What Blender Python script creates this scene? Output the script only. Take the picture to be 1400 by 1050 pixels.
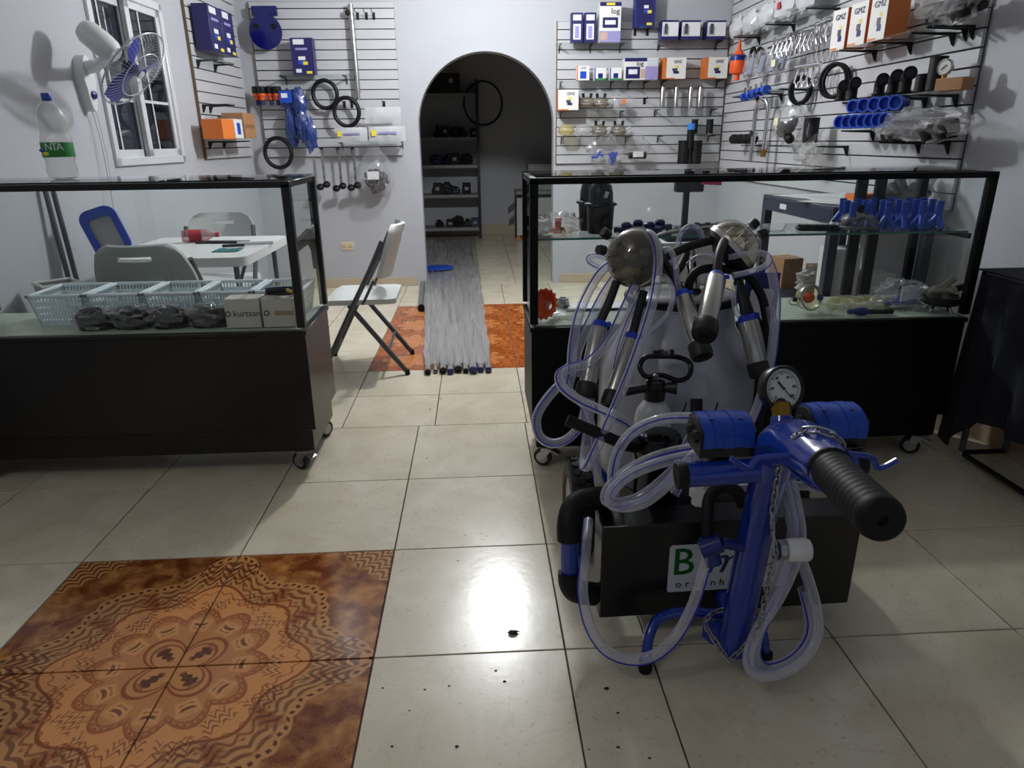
import bpy, math, random
from mathutils import Vector, Matrix, noise
for o in list(bpy.data.objects): bpy.data.objects.remove(o)
SC = bpy.context.scene
COL = SC.collection
PI = math.pi
# ---------------------------------------------------------------- camera
YAW, PIT, ROL, FOC, HC = .0471656, .3410383, -.012306, 937.9, 1.2616
_cy, _sy, _cp, _sp = math.cos(YAW), math.sin(YAW), math.cos(PIT), math.sin(PIT)
CF = Vector((_sy*_cp, _cy*_cp, -_sp)); _r0 = Vector((_cy, -_sy, 0)); _u0 = _r0.cross(CF)
CR = _r0*math.cos(ROL)+_u0*math.sin(ROL); CU = -_r0*math.sin(ROL)+_u0*math.cos(ROL)
CO = Vector((0, 0, HC))
cam = bpy.data.cameras.new('camera'); cam.sensor_width = 36; cam.lens = FOC/1400*36; cam.clip_start = .02
camo = bpy.data.objects.new('camera', cam); COL.objects.link(camo)
mw = Matrix.Identity(4)
for i in range(3):
    mw[i][0] = CR[i]; mw[i][1] = CU[i]; mw[i][2] = -CF[i]; mw[i][3] = CO[i]
camo.matrix_world = mw
SC.camera = camo
def ray(px, py): return CF*FOC+CR*(px-700)-CU*(py-525)
def G(px, py, z=0.0):
    d = ray(px, py); return CO+d*((z-HC)/d.z)
def AY(px, py, y):
    d = ray(px, py); return CO+d*(y/d.y)
def AX(px, py, x):
    d = ray(px, py); return CO+d*(x/d.x)
def D(px, py, dep): return CO+ray(px, py)*(dep/FOC)
# ---------------------------------------------------------------- world, lights, exposure
SC.view_settings.view_transform = 'Standard'; SC.view_settings.look = 'None'
SC.view_settings.gamma = 1; SC.view_settings.use_curve_mapping = False
SC.view_settings.exposure = 0.0
try: SC.cycles.transparent_max_bounces = 32
except Exception: pass
wd = bpy.data.worlds.new('world'); SC.world = wd; wd.use_nodes = True
wd.node_tree.nodes['Background'].inputs[0].default_value = (.62, .68, .8, 1)
wd.node_tree.nodes['Background'].inputs[1].default_value = .28
LAMP = Vector((.10, 4.75, 2.52))
def point_light(name, loc, power, rad, col=(1, 1, 1)):
    l = bpy.data.lights.new(name, 'POINT'); l.energy = power; l.shadow_soft_size = rad; l.color = col
    o = bpy.data.objects.new(name, l); o.location = loc; COL.objects.link(o); return o
point_light('bulb_light', LAMP-Vector((0, 0, .1)), 138, .07, (.96, .98, 1))
FILL_LAMP = Vector((-1.25, .55, 2.52))            # weak fill lamp, added out of view to brighten the shop front
point_light('front_fill_light', FILL_LAMP-Vector((0, 0, .1)), 14, .12, (1, .97, .92))
# ---------------------------------------------------------------- materials
MATS = {}
def lin(c):
    if isinstance(c, str):
        c = [int(c[i:i+2], 16)/255 for i in (0, 2, 4)]
        c = [x/12.92 if x <= .04045 else ((x+.055)/1.055)**2.4 for x in c]
    return tuple(c[:3])+(1,)
def mat(name, col=(.8, .8, .8), rough=.5, metal=0, emit=0, spec=None, nz=0, nsc=30, bump=0, bsc=80, coat=0):
    if name in MATS: return MATS[name]
    m = bpy.data.materials.new(name); m.use_nodes = True; nt = m.node_tree; b = nt.nodes['Principled BSDF']
    c = lin(col); b.inputs['Base Color'].default_value = c; b.inputs['Roughness'].default_value = rough
    b.inputs['Metallic'].default_value = metal
    if spec is not None: b.inputs['Specular IOR Level'].default_value = spec
    if coat: b.inputs['Coat Weight'].default_value = coat; b.inputs['Coat Roughness'].default_value = .08
    if emit: b.inputs['Emission Color'].default_value = c; b.inputs['Emission Strength'].default_value = emit
    if nz or bump:
        tc = nt.nodes.new('ShaderNodeTexCoord'); n = nt.nodes.new('ShaderNodeTexNoise')
        n.inputs['Scale'].default_value = nsc; n.inputs['Detail'].default_value = 5
        nt.links.new(tc.outputs['Object'], n.inputs['Vector'])
        if nz:
            mx = nt.nodes.new('ShaderNodeMix'); mx.data_type = 'RGBA'
            mx.inputs[6].default_value = tuple(max(0, x*(1-nz)) for x in c[:3])+(1,)
            mx.inputs[7].default_value = tuple(min(1, x*(1+nz)) for x in c[:3])+(1,)
            nt.links.new(n.outputs['Fac'], mx.inputs[0]); nt.links.new(mx.outputs[2], b.inputs['Base Color'])
        if bump:
            n2 = nt.nodes.new('ShaderNodeTexNoise'); n2.inputs['Scale'].default_value = bsc; n2.inputs['Detail'].default_value = 3
            nt.links.new(tc.outputs['Object'], n2.inputs['Vector'])
            bp = nt.nodes.new('ShaderNodeBump'); bp.inputs['Strength'].default_value = bump; bp.inputs['Distance'].default_value = .01
            nt.links.new(n2.outputs['Fac'], bp.inputs['Height']); nt.links.new(bp.outputs[0], b.inputs['Normal'])
    MATS[name] = m; return m
def clear(name, tint=(.95, .97, .96), body=0.0, bcol=(.8, .8, .8), ior=1.45, rough=.02, brough=.3, rim=.6):
    """thin clear material: transparent, a share of a pale body and a fresnel gloss"""
    if name in MATS: return MATS[name]
    m = bpy.data.materials.new(name); m.use_nodes = True; nt = m.node_tree; nt.nodes.clear()
    out = nt.nodes.new('ShaderNodeOutputMaterial'); tr = nt.nodes.new('ShaderNodeBsdfTransparent')
    tr.inputs[0].default_value = tuple(tint)+(1,)
    last = tr.outputs[0]
    if body:
        p = nt.nodes.new('ShaderNodeBsdfPrincipled'); p.inputs['Base Color'].default_value = lin(bcol); p.inputs['Roughness'].default_value = brough
        mx = nt.nodes.new('ShaderNodeMixShader')
        lw_n = nt.nodes.new('ShaderNodeLayerWeight'); lw_n.inputs[0].default_value = .35      # thin wall: a longer way through it at the rim
        ma = nt.nodes.new('ShaderNodeMath'); ma.operation = 'MULTIPLY_ADD'; ma.inputs[1].default_value = min(rim, 1-body); ma.inputs[2].default_value = body
        nt.links.new(lw_n.outputs['Facing'], ma.inputs[0]); nt.links.new(ma.outputs[0], mx.inputs[0])
        nt.links.new(last, mx.inputs[1]); nt.links.new(p.outputs[0], mx.inputs[2]); last = mx.outputs[0]
    fr = nt.nodes.new('ShaderNodeFresnel'); fr.inputs[0].default_value = ior
    g = nt.nodes.new('ShaderNodeBsdfGlossy'); g.inputs['Roughness'].default_value = rough
    m2 = nt.nodes.new('ShaderNodeMixShader')
    ge = nt.nodes.new('ShaderNodeNewGeometry'); sb = nt.nodes.new('ShaderNodeMath'); sb.operation = 'SUBTRACT'; sb.inputs[0].default_value = 1; sb.use_clamp = True
    mu = nt.nodes.new('ShaderNodeMath'); mu.operation = 'MULTIPLY'        # gloss on the outer face only: the far face would act as a total reflector
    nt.links.new(ge.outputs['Backfacing'], sb.inputs[1]); nt.links.new(fr.outputs[0], mu.inputs[0]); nt.links.new(sb.outputs[0], mu.inputs[1])
    nt.links.new(mu.outputs[0], m2.inputs[0]); nt.links.new(last, m2.inputs[1]); nt.links.new(g.outputs[0], m2.inputs[2])
    nt.links.new(m2.outputs[0], out.inputs[0]); MATS[name] = m; return m
M = mat
WALLM = M('wall_paint', 'a9abb1', .75, nz=.04, nsc=3, bump=.05, bsc=60)
CEILM = M('ceiling_paint', 'dcdcdc', .8)
GLASS = clear('showcase_glass', (.978, .992, .987), ior=1.45)
SHELFGL = clear('shelf_glass', (.955, .985, .975), ior=1.4)
GEDGE = M('glass_edge', '2f6b5c', .15)
HOSE = clear('clear_hose', (.94, .94, .97), .2, 'e2e2f0', 1.6, .04)
BAG = clear('plastic_bag', (.96, .96, .96), .06, 'e6e6ea', 1.4, .1, rim=.22)
FILM = clear('plastic_film', (.93, .93, .93), .2, 'c4c4c4', 1.45, .15)
SMOKE = clear('smoked_plastic', (.74, .7, .62), .07, '8a8272', 1.75, .03)
CLEARP = clear('clear_plastic', (.95, .95, .94), .08, 'd4d6d4', 1.35, .05)
YELP = clear('yellowed_plastic', (.93, .9, .72), .2, 'cabd80', 1.5, .06)
BLKWOOD = M('black_stained_wood', '0e0b0a', .32, nz=.5, nsc=14)
WORN = M('worn_wood_edge', '3a2115', .5, nz=.6, nsc=40)
BLKPAINT = M('black_panel', '060607', .45, spec=.2)
BLKMET = M('black_metal', '0c0c0d', .35)
BLKPL = M('black_plastic', '0d0d0f', .35)
BLKRUB = M('black_rubber', '0b0b0d', .55, spec=.3)
CHROME = M('chrome', 'd6d6d8', .12, 1)
STEEL = M('stainless_steel', 'b9b8b4', .25, 1)
ZINC = M('zinc_plated_steel', 'a9a9ab', .35, 1)
GREYMET = M('grey_painted_metal', '55565b', .4, .3)
WHITEPL = M('white_plastic', 'd9dad9', .4)
OFFWHITE = M('offwhite_plastic', 'cfd0cc', .45)
GREYPL = M('grey_plastic', '9b9d9c', .5)
BLUEP = M('blue_gloss_paint', '083096', .16, coat=.6)
BLUEPL = M('blue_plastic', '1443ac', .35)
BLUEDK = M('deep_blue_plastic', '13226c', .3)
COBALT = M('cobalt_gloss', '0c1058', .15)
NAVY = M('navy_plastic', '141a52', .4)
STRIPE = M('blue_stripe', '2a2fb4', .3)
ORANGE = M('orange_plastic', 'd9531c', .4)
CARTON = M('brown_cardboard', '9c7350', .8, nz=.08, nsc=20)
CARTDK = M('dark_cardboard', '7d5a3c', .85, nz=.08, nsc=20)
ORBOX = M('orange_carton', 'bf6a2e', .6)
ORSAT = M('bright_orange_carton', 'd6732e', .55)
WHCARD = M('white_carton', 'd4d3d0', .6)
PURPLE = M('purple_carton', '1d1b56', .4)
LILAC = M('lilac_print', '8d86b8', .5)
YEL = M('yellow_print', 'd8c63a', .5)
GREENP = M('green_print', '1c7a35', .5)
PAPER = M('paper_white', 'd5d5d8', .6)
INK = M('dark_ink', '1b1d2c', .6)
BRASS = M('brass', '9a7434', .35, 1)
TEAL = M('teal_cloth', '1f6a6a', .85)
PINK = M('pink_paper', 'd03a62', .7)
DKRED = M('red_print', 'a82733', .6)
# ---------------------------------------------------------------- mesh helpers
def frame_of(d):
    d = Vector(d).normalized(); a = Vector((0, 0, 1)) if abs(d.z) < .9 else Vector((1, 0, 0))
    x = a.cross(d).normalized(); return x, d.cross(x), d
def smooth(pts, k=5, closed=False):
    P = [Vector(p) for p in pts]; n = len(P); out = []
    for i in range(n if closed else n-1):
        if closed: a, b, c, d = P[i-1], P[i], P[(i+1) % n], P[(i+2) % n]
        else: a, b, c, d = P[max(i-1, 0)], P[i], P[i+1], P[min(i+2, n-1)]
        for j in range(k):
            t = j/k; out.append(.5*((2*b)+(c-a)*t+(2*a-5*b+4*c-d)*t*t+(3*b-a-3*c+d)*t**3))
    if not closed: out.append(P[-1])
    return out
ORG = {}
class MB:
    def __init__(s): s.v = []; s.f = []; s.m = []; s.mi = 0
    def add(s, vs, fs):
        o = len(s.v); s.v += [Vector(v) for v in vs]
        for f in fs: s.f.append([i+o for i in f]); s.m.append(s.mi)
        return s
    def box(s, c, d, rot=None, bev=0):
        hx, hy, hz = d[0]/2, d[1]/2, d[2]/2; c = Vector(c)
        if bev <= 0:
            vs = [Vector((x, y, z)) for x in (-hx, hx) for y in (-hy, hy) for z in (-hz, hz)]
            fs = [(0, 1, 3, 2), (4, 6, 7, 5), (0, 4, 5, 1), (2, 3, 7, 6), (0, 2, 6, 4), (1, 5, 7, 3)]
        else:
            b = min(bev, hx*.9, hy*.9, hz*.9); vs = []; idx = {}
            for sx in (-1, 1):
                for sy in (-1, 1):
                    for sz in (-1, 1):
                        for a in range(3):
                            h = [hx-b, hy-b, hz-b]; h[a] += b
                            idx[(sx, sy, sz, a)] = len(vs); vs.append(Vector((sx*h[0], sy*h[1], sz*h[2])))
            fs = []
            for a in range(3):
                u, w = (a+1) % 3, (a+2) % 3
                for sg in (-1, 1):
                    q = []
                    for (p, r) in ((-1, -1), (1, -1), (1, 1), (-1, 1)):
                        k = [0, 0, 0]; k[a] = sg; k[u] = p; k[w] = r; q.append(idx[(k[0], k[1], k[2], a)])
                    fs.append(q if sg > 0 else q[::-1])
                for p in (-1, 1):
                    for r in (-1, 1):
                        def kk(sa, ax):
                            k = [0, 0, 0]; k[a] = sa; k[u] = p; k[w] = r; return idx[(k[0], k[1], k[2], ax)]
                        q = [kk(-1, u), kk(1, u), kk(1, w), kk(-1, w)]
                        fs.append(q if p*r < 0 else q[::-1])
            for sx in (-1, 1):
                for sy in (-1, 1):
                    for sz in (-1, 1):
                        q = [idx[(sx, sy, sz, a)] for a in range(3)]
                        fs.append(q if sx*sy*sz > 0 else q[::-1])
        if rot is not None: vs = [rot @ v for v in vs]
        return s.add([v+c for v in vs], fs)
    def cyl(s, p0, p1, r0, r1=None, n=14, cap=True):
        p0, p1 = Vector(p0), Vector(p1); r1 = r0 if r1 is None else r1
        x, y, d = frame_of(p1-p0); vs = []
        for p, r in ((p0, r0), (p1, r1)):
            vs += [p+(x*math.cos(2*PI*i/n)+y*math.sin(2*PI*i/n))*r for i in range(n)]
        fs = [(i, (i+1) % n, n+(i+1) % n, n+i) for i in range(n)]
        if cap: fs += [tuple(range(n-1, -1, -1)), tuple(range(n, 2*n))]
        return s.add(vs, fs)
    def lathe(s, prof, o=(0, 0, 0), ax=(0, 0, 1), n=20, xd=None):
        o = Vector(o); x, y, d = frame_of(ax); vs = []; fs = []
        for r, z in prof: vs += [o+d*z+(x*math.cos(2*PI*i/n)+y*math.sin(2*PI*i/n))*max(r, 1e-4) for i in range(n)]
        for k in range(len(prof)-1):
            for i in range(n):
                j = (i+1) % n; fs.append((k*n+i, k*n+j, (k+1)*n+j, (k+1)*n+i))
        return s.add(vs, fs)
    def tube(s, pts, r, n=8, closed=False, cap=True):
        P = [Vector(p) for p in pts]; N = len(P); vs = []; fs = []
        T = [((P[(i+1) % N] if closed or i < N-1 else P[i])-(P[i-1] if closed or i > 0 else P[i])).normalized() for i in range(N)]
        x, y, _ = frame_of(T[0]); s.fr = []
        for i in range(N):
            x = (x-T[i]*x.dot(T[i])); x = x.normalized() if x.length > 1e-6 else frame_of(T[i])[0]; y = T[i].cross(x); s.fr.append((P[i], x.copy(), y.copy()))
            rr = r[i] if isinstance(r, (list, tuple)) else r
            vs += [P[i]+(x*math.cos(2*PI*k/n)+y*math.sin(2*PI*k/n))*rr for k in range(n)]
        for i in range(N if closed else N-1):
            j = (i+1) % N
            for k in range(n): l = (k+1) % n; fs.append((i*n+k, i*n+l, j*n+l, j*n+k))
        if cap and not closed: fs += [tuple(range(n-1, -1, -1)), tuple((N-1)*n+k for k in range(n))]
        return s.add(vs, fs)
    def torus(s, c, R, r, ax=(0, 0, 1), n=28, m=8, sc=(1, 1)):
        x, y, d = frame_of(ax); c = Vector(c)
        return s.tube([c+x*(math.cos(2*PI*i/n)*R*sc[0])+y*(math.sin(2*PI*i/n)*R*sc[1]) for i in range(n)], r, m, True)
    def sph(s, c, r, n=14, m=9, seed=None, amp=0, fq=6):
        c = Vector(c); r = (r, r, r) if not isinstance(r, (tuple, list)) else r; vs = []; fs = []
        for j in range(m+1):
            t = PI*j/m
            for i in range(n):
                p = 2*PI*i/n; d = Vector((math.sin(t)*math.cos(p), math.sin(t)*math.sin(p), math.cos(t))); k = 1
                if seed is not None: k = 1+amp*noise.noise(d*fq*.5+Vector((seed*7.3, seed*3.1, seed)))*1.6+amp*.6*noise.noise(d*fq+Vector((seed, 0, 0)))
                vs.append(c+Vector((d.x*r[0], d.y*r[1], d.z*r[2]))*k)
        for j in range(m):
            for i in range(n):
                k = (i+1) % n; fs.append((j*n+i, (j+1)*n+i, (j+1)*n+k, j*n+k))
        return s.add(vs, fs)
    def prism(s, poly, h, mtx=None, hole=None):
        """polygon in local x,y extruded along z 0..h; hole: outline with the same vertex count"""
        n = len(poly); vs = []; fs = []
        if hole is None:
            vs = [Vector((x, y, 0)) for x, y in poly]+[Vector((x, y, h)) for x, y in poly]
            fs = [tuple(range(n-1, -1, -1)), tuple(range(n, 2*n))]+[(i, (i+1) % n, n+(i+1) % n, n+i) for i in range(n)]
        else:
            for z in (0, h):
                for pl in (poly, hole): vs += [Vector((x, y, z)) for x, y in pl]
            for i in range(n):
                j = (i+1) % n
                fs += [(i, n+i, n+j, j), (2*n+i, 2*n+j, 3*n+j, 3*n+i), (i, j, 2*n+j, 2*n+i), (n+j, n+i, 3*n+i, 3*n+j)]
        if mtx is not None: vs = [mtx @ v for v in vs]
        return s.add(vs, fs)
    def build(s, name, ms, parent=None, world=False, sm=True, ang=38):
        org = Vector((0, 0, 0))
        if world and parent is not None: org = ORG.get(parent.name, org)
        me = bpy.data.meshes.new(name); me.from_pydata([v-org for v in s.v], [], s.f)
        if not isinstance(ms, (list, tuple)): ms = [ms]
        for m in ms: me.materials.append(m)
        if len(ms) > 1: me.polygons.foreach_set('material_index', s.m)
        if sm:
            me.polygons.foreach_set('use_smooth', [True]*len(me.polygons)); me.set_sharp_from_angle(angle=math.radians(ang))
        me.update()
        o = bpy.data.objects.new(name, me); COL.objects.link(o)
        if parent is not None: o.parent = parent
        ORG[o.name] = org if parent is not None else Vector((0, 0, 0))
        return o
def tag(o, label, cat, group=None):
    o['label'] = label; o['category'] = cat
    if group: o['group'] = group
    return o
def T(name, loc, label, cat, group=None, rz=0):
    o = bpy.data.objects.new(name, None); o.empty_display_size = .05; COL.objects.link(o); o.location = loc; o.rotation_euler = (0, 0, rz)
    ORG[o.name] = Vector(loc); return tag(o, label, cat, group)
def KIDS(o): return [c for c in COL.objects if c.parent == o]
def dup(o, loc=None, rz=None, label=None, parent=None):
    c = o.copy(); COL.objects.link(c)
    if parent is not None: c.parent = parent
    if loc is not None: c.location = loc
    if rz is not None: c.rotation_euler = (0, 0, rz)
    if label: c['label'] = label
    for k in list(o.children): dup(k, parent=c)
    return c
def struct(o): o['kind'] = 'structure'; return o
def text(body, size, loc, rot, m, parent, name='lettering', ext=.0004, font_shear=0, al='CENTER', wide=1):
    cu = bpy.data.curves.new(name, 'FONT'); cu.body = body; cu.size = size; cu.extrude = ext; cu.shear = font_shear
    cu.align_x = al; cu.align_y = 'CENTER'; cu.resolution_u = 2
    to = bpy.data.objects.new(name, cu); COL.objects.link(to)
    dg = bpy.context.evaluated_depsgraph_get(); me = bpy.data.meshes.new_from_object(to.evaluated_get(dg))
    COL.objects.unlink(to); bpy.data.objects.remove(to)
    mt = Matrix.Translation(loc) @ rot.to_4x4() @ Matrix.Diagonal((wide, 1, 1, 1)); me.transform(mt); me.materials.clear(); me.materials.append(m)
    o = bpy.data.objects.new(name, me); COL.objects.link(o); o.parent = parent; return o
FRONT = Matrix.Rotation(PI/2, 3, 'X')     # text that faces local -y
def rot(ax, deg): return Matrix.Rotation(math.radians(deg), 3, ax)
# ================================================================ SETTING
XL, XR, YB, ZC = -1.91, 2.2, 6.36, 2.75
LA = math.radians(2.6)                       # the window wall is not quite square to the back wall
LP = Vector((XL-.01, YB, 0)); LR = Matrix.Rotation(-LA, 3, 'Z')
def lw(p): p = Vector(p); return LP+LR @ (p-LP)      # square coordinates -> slanted wall
def lw_inv(p): p = Vector(p); return LP+LR.transposed() @ (p-LP)
def left_root(o, base): o.location = lw(base); o.rotation_euler = (0, 0, -LA); ORG[o.name] = Vector(base); return o
YBR = 9.95                                   # far wall of the room behind the arch
def NT(name):
    m = bpy.data.materials.new(name); m.use_nodes = True; return m, m.node_tree, m.node_tree.nodes['Principled BSDF']
class NX:
    """tiny helper for chains of math nodes"""
    def __init__(s, nt): s.nt = nt
    def m(s, op, a, b=None, c=None, clamp=False):
        n = s.nt.nodes.new('ShaderNodeMath'); n.operation = op; n.use_clamp = clamp
        for i, x in enumerate((a, b, c)):
            if x is None: continue
            if isinstance(x, (int, float)): n.inputs[i].default_value = x
            else: s.nt.links.new(x, n.inputs[i])
        return n.outputs[0]
    def mix(s, f, a, b):
        n = s.nt.nodes.new('ShaderNodeMix'); n.data_type = 'RGBA'
        for i, x in ((0, f), (6, a), (7, b)):
            if isinstance(x, (int, float)): n.inputs[i].default_value = x
            elif isinstance(x, (str, tuple)): n.inputs[i].default_value = lin(x)
            else: s.nt.links.new(x, n.inputs[i])
        return n.outputs[2]
    def less(s, a, b, w=.01): return s.m('MULTIPLY_ADD', s.m('SUBTRACT', b, a), 1/w, .5, True)
    def band(s, a, b, w): return s.less(s.m('ABSOLUTE', s.m('SUBTRACT', a, b)), w, w*.5)
def tile_mat():
    m, nt, b = NT('beige_marble_tile'); x = NX(nt)
    geo = nt.nodes.new('ShaderNodeTexCoord'); oi = nt.nodes.new('ShaderNodeObjectInfo')
    ad = nt.nodes.new('ShaderNodeVectorMath'); ad.operation = 'MULTIPLY_ADD'
    nt.links.new(oi.outputs['Random'], ad.inputs[0]); ad.inputs[1].default_value = (37, 53, 11); nt.links.new(geo.outputs['Object'], ad.inputs[2])
    def nz(sc, det, dist=0):
        n = nt.nodes.new('ShaderNodeTexNoise'); n.inputs['Scale'].default_value = sc; n.inputs['Detail'].default_value = det
        n.inputs['Distortion'].default_value = dist; nt.links.new(ad.outputs[0], n.inputs['Vector']); return n.outputs['Fac']
    c = x.mix(x.m('MULTIPLY_ADD', nz(4, 6, 1.2), 2.2, -.6, True), 'c6bda6', 'd9d1bd')
    vein = x.band(nz(3.2, 7, 2.0), .5, .012)
    c = x.mix(x.m('MULTIPLY', vein, .16), c, 'b0a084')
    c = x.mix(x.m('MULTIPLY', x.less(nz(60, 2), .31, .03), .5), c, 'b09f80')
    nt.links.new(c, b.inputs['Base Color'])
    nt.links.new(x.m('MULTIPLY_ADD', nz(9, 4), .12, .17), b.inputs['Roughness'])
    bp = nt.nodes.new('ShaderNodeBump'); bp.inputs['Strength'].default_value = .06; bp.inputs['Distance'].default_value = .004
    nt.links.new(nz(45, 3), bp.inputs['Height']); nt.links.new(bp.outputs[0], b.inputs['Normal'])
    return m
def rug_mat(cx, cy, half):
    m, nt, b = NT('patterned_orange_tile'); x = NX(nt)
    g = nt.nodes.new('ShaderNodeNewGeometry'); sp = nt.nodes.new('ShaderNodeSeparateXYZ'); nt.links.new(g.outputs['Position'], sp.inputs[0])
    X = x.m('MULTIPLY_ADD', sp.outputs[0], 1/half, -cx/half); Y = x.m('MULTIPLY_ADD', sp.outputs[1], 1/half, -cy/half)
    r = x.m('SQRT', x.m('ADD', x.m('MULTIPLY', X, X), x.m('MULTIPLY', Y, Y))); th = x.m('ARCTAN2', Y, X)
    def cosn(n, ph=0): return x.m('COSINE', x.m('MULTIPLY_ADD', th, n, ph))
    def nz(sc, det, dist=0):
        n = nt.nodes.new('ShaderNodeTexNoise'); n.inputs['Scale'].default_value = sc; n.inputs['Detail'].default_value = det
        n.inputs['Distortion'].default_value = dist; nt.links.new(g.outputs['Position'], n.inputs['Vector']); return n.outputs['Fac']
    DK, MD, TAN, APR, BR = '55260c', '84431a', 'b98350', 'cb894f', '95542a'
    n1 = nz(13, 6, .6)
    c = x.mix(x.m('MULTIPLY_ADD', n1, 4.4, -1.7, True), '64290a', 'b47a42')
    c = x.mix(x.m('MULTIPLY_ADD', nz(30, 4), 2.5, -1.0, True), c, '74360f')
    c4 = cosn(4); c8 = cosn(8)
    tip = x.m('POWER', x.m('MULTIPLY_ADD', c4, .5, .5), 6.0)
    rb = x.m('ADD', x.m('ADD', .80, x.m('MULTIPLY', tip, .16)), x.m('ADD', x.m('MULTIPLY', c8, .045), x.m('MULTIPLY', x.m('ABSOLUTE', cosn(22)), .022)))
    ins = x.less(r, rb, .012)
    c = x.mix(ins, c, TAN)
    q = x.m('DIVIDE', r, rb)
    # lace border: beads, scrolls and fans
    bead = x.m('MULTIPLY', x.band(q, .965, .014), x.less(0, cosn(120), .8)); c = x.mix(bead, c, DK)
    fans = x.m('MULTIPLY', x.band(q, .865, .065), x.less(.15, x.m('SINE', x.m('MULTIPLY_ADD', q, 95, x.m('MULTIPLY', x.m('ABSOLUTE', cosn(22)), 5.0))), .5)); c = x.mix(x.m('MULTIPLY', fans, .75), c, DK)
    c = x.mix(x.m('MULTIPLY', x.band(q, x.m('MULTIPLY_ADD', cosn(44), .012, .775), .012), .85), c, MD)
    # the great leaf fans at the four tips and the four diagonal paisleys
    dg = x.m('POWER', x.m('MULTIPLY_ADD', c4, -.5, .5), 3)
    pais = x.m('MULTIPLY', x.band(x.m('ADD', x.m('POWER', x.m('MULTIPLY', x.m('SUBTRACT', r, .66), 7.5), 2), x.m('POWER', x.m('MULTIPLY', c4, 1.1), 2)), .0, .9), x.less(.45, dg, .1))
    c = x.mix(pais, c, BR)
    pl = x.m('MULTIPLY', pais, x.less(.2, x.m('SINE', x.m('MULTIPLY_ADD', r, 120, x.m('MULTIPLY', cosn(40), 2.6))), .5)); c = x.mix(x.m('MULTIPLY', pl, .8), c, DK)
    tf = x.m('MULTIPLY', x.m('MULTIPLY', x.less(.35, tip, .1), x.band(r, .80, .12)), x.less(.15, x.m('SINE', x.m('ADD', x.m('MULTIPLY', r, 100), x.m('MULTIPLY', x.m('ABSOLUTE', cosn(26)), 7.0))), .5))
    c = x.mix(x.m('MULTIPLY', tf, .85), c, DK)
    # inner apricot field
    ri = x.m('ADD', .60, x.m('ADD', x.m('MULTIPLY', c8, .05), x.m('MULTIPLY', c4, .03)))
    c = x.mix(x.less(r, ri, .012), c, APR)
    c = x.mix(x.band(r, ri, .010), c, MD)
    spr = x.m('MULTIPLY', x.m('MULTIPLY', x.band(r, x.m('MULTIPLY_ADD', c8, -.05, .525), .055), x.less(.3, x.m('ABSOLUTE', cosn(8, .35)), .25)), x.less(.3, x.m('SINE', x.m('MULTIPLY_ADD', r, 150, x.m('MULTIPLY', x.m('ABSOLUTE', cosn(32)), 6.0))), .5))
    c = x.mix(x.m('MULTIPLY', spr, .7), c, DK)
    vine = x.band(r, x.m('ADD', .565, x.m('ADD', x.m('MULTIPLY', c8, .05), x.m('MULTIPLY', cosn(48), .014))), .006); c = x.mix(x.m('MULTIPLY', vine, .7), c, MD)
    # petal rosettes
    rp = x.m('ADD', .37, x.m('MULTIPLY', x.m('ABSOLUTE', cosn(6)), .085))
    c = x.mix(x.less(r, rp, .01), c, 'b27440'); c = x.mix(x.band(r, rp, .011), c, BR); c = x.mix(x.m('MULTIPLY', x.band(r, x.m('SUBTRACT', rp, .018), .005), x.less(0, cosn(90), .8)), c, MD); c = x.mix(x.band(r, x.m('SUBTRACT', rp, .035), .007), c, BR)
    pe = x.m('MULTIPLY', x.band(r, .325, .05), x.less(.55, x.m('ABSOLUTE', cosn(6)), .2)); c = x.mix(pe, c, 'c98d54')
    pd = x.m('MULTIPLY', x.m('MULTIPLY', x.band(r, .325, .03), x.less(.8, x.m('ABSOLUTE', cosn(6)), .2)), x.less(-.2, x.m('SINE', x.m('MULTIPLY_ADD', r, 170, x.m('MULTIPLY', x.m('ABSOLUTE', cosn(6)), 9.0))), .5)); c = x.mix(x.m('MULTIPLY', pd, .85), c, DK)
    rc = x.m('MULTIPLY_ADD', x.m('ABSOLUTE', cosn(2, PI/2)), .135, .12)
    c = x.mix(x.less(r, rc, .008), c, 'b87c46'); c = x.mix(x.band(r, rc, .011), c, MD); c = x.mix(x.band(r, x.m('MULTIPLY', rc, .8), .008), c, MD)
    ct = x.m('MULTIPLY', x.band(r, .125, .06), x.less(x.m('MULTIPLY_ADD', x.m('SINE', x.m('MULTIPLY', r, 150)), .045, .92), x.m('ABSOLUTE', cosn(2, PI/2)), .03)); c = x.mix(ct, c, DK)
    # lace in the four corners
    ax = x.m('SUBTRACT', 1, x.m('ABSOLUTE', X)); ay = x.m('SUBTRACT', 1, x.m('ABSOLUTE', Y)); rk = x.m('ADD', x.m('MAXIMUM', ax, ay), x.m('MULTIPLY', x.m('MINIMUM', ax, ay), .9))
    ck = x.less(rk, x.m('MULTIPLY_ADD', x.m('SINE', x.m('MULTIPLY', x.m('SUBTRACT', ax, ay), 40)), .02, .36), .015); c = x.mix(ck, c, TAN)
    lk = x.m('MULTIPLY', ck, x.less(.1, x.m('SINE', x.m('MULTIPLY_ADD', rk, 95, x.m('MULTIPLY', x.m('ABSOLUTE', x.m('SINE', x.m('MULTIPLY', x.m('SUBTRACT', ax, ay), 24))), 6.0))), .4)); c = x.mix(x.m('MULTIPLY', lk, .85), c, DK)
    c = x.mix(x.m('MULTIPLY', x.less(.66, nz(300, 1), .04), .35), c, 'd9a878')
    nt.links.new(c, b.inputs['Base Color']); b.inputs['Roughness'].default_value = .16
    bp = nt.nodes.new('ShaderNodeBump'); bp.inputs['Strength'].default_value = .05; bp.inputs['Distance'].default_value = .003
    nt.links.new(nz(120, 2), bp.inputs['Height']); nt.links.new(bp.outputs[0], b.inputs['Normal'])
    return m
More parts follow.
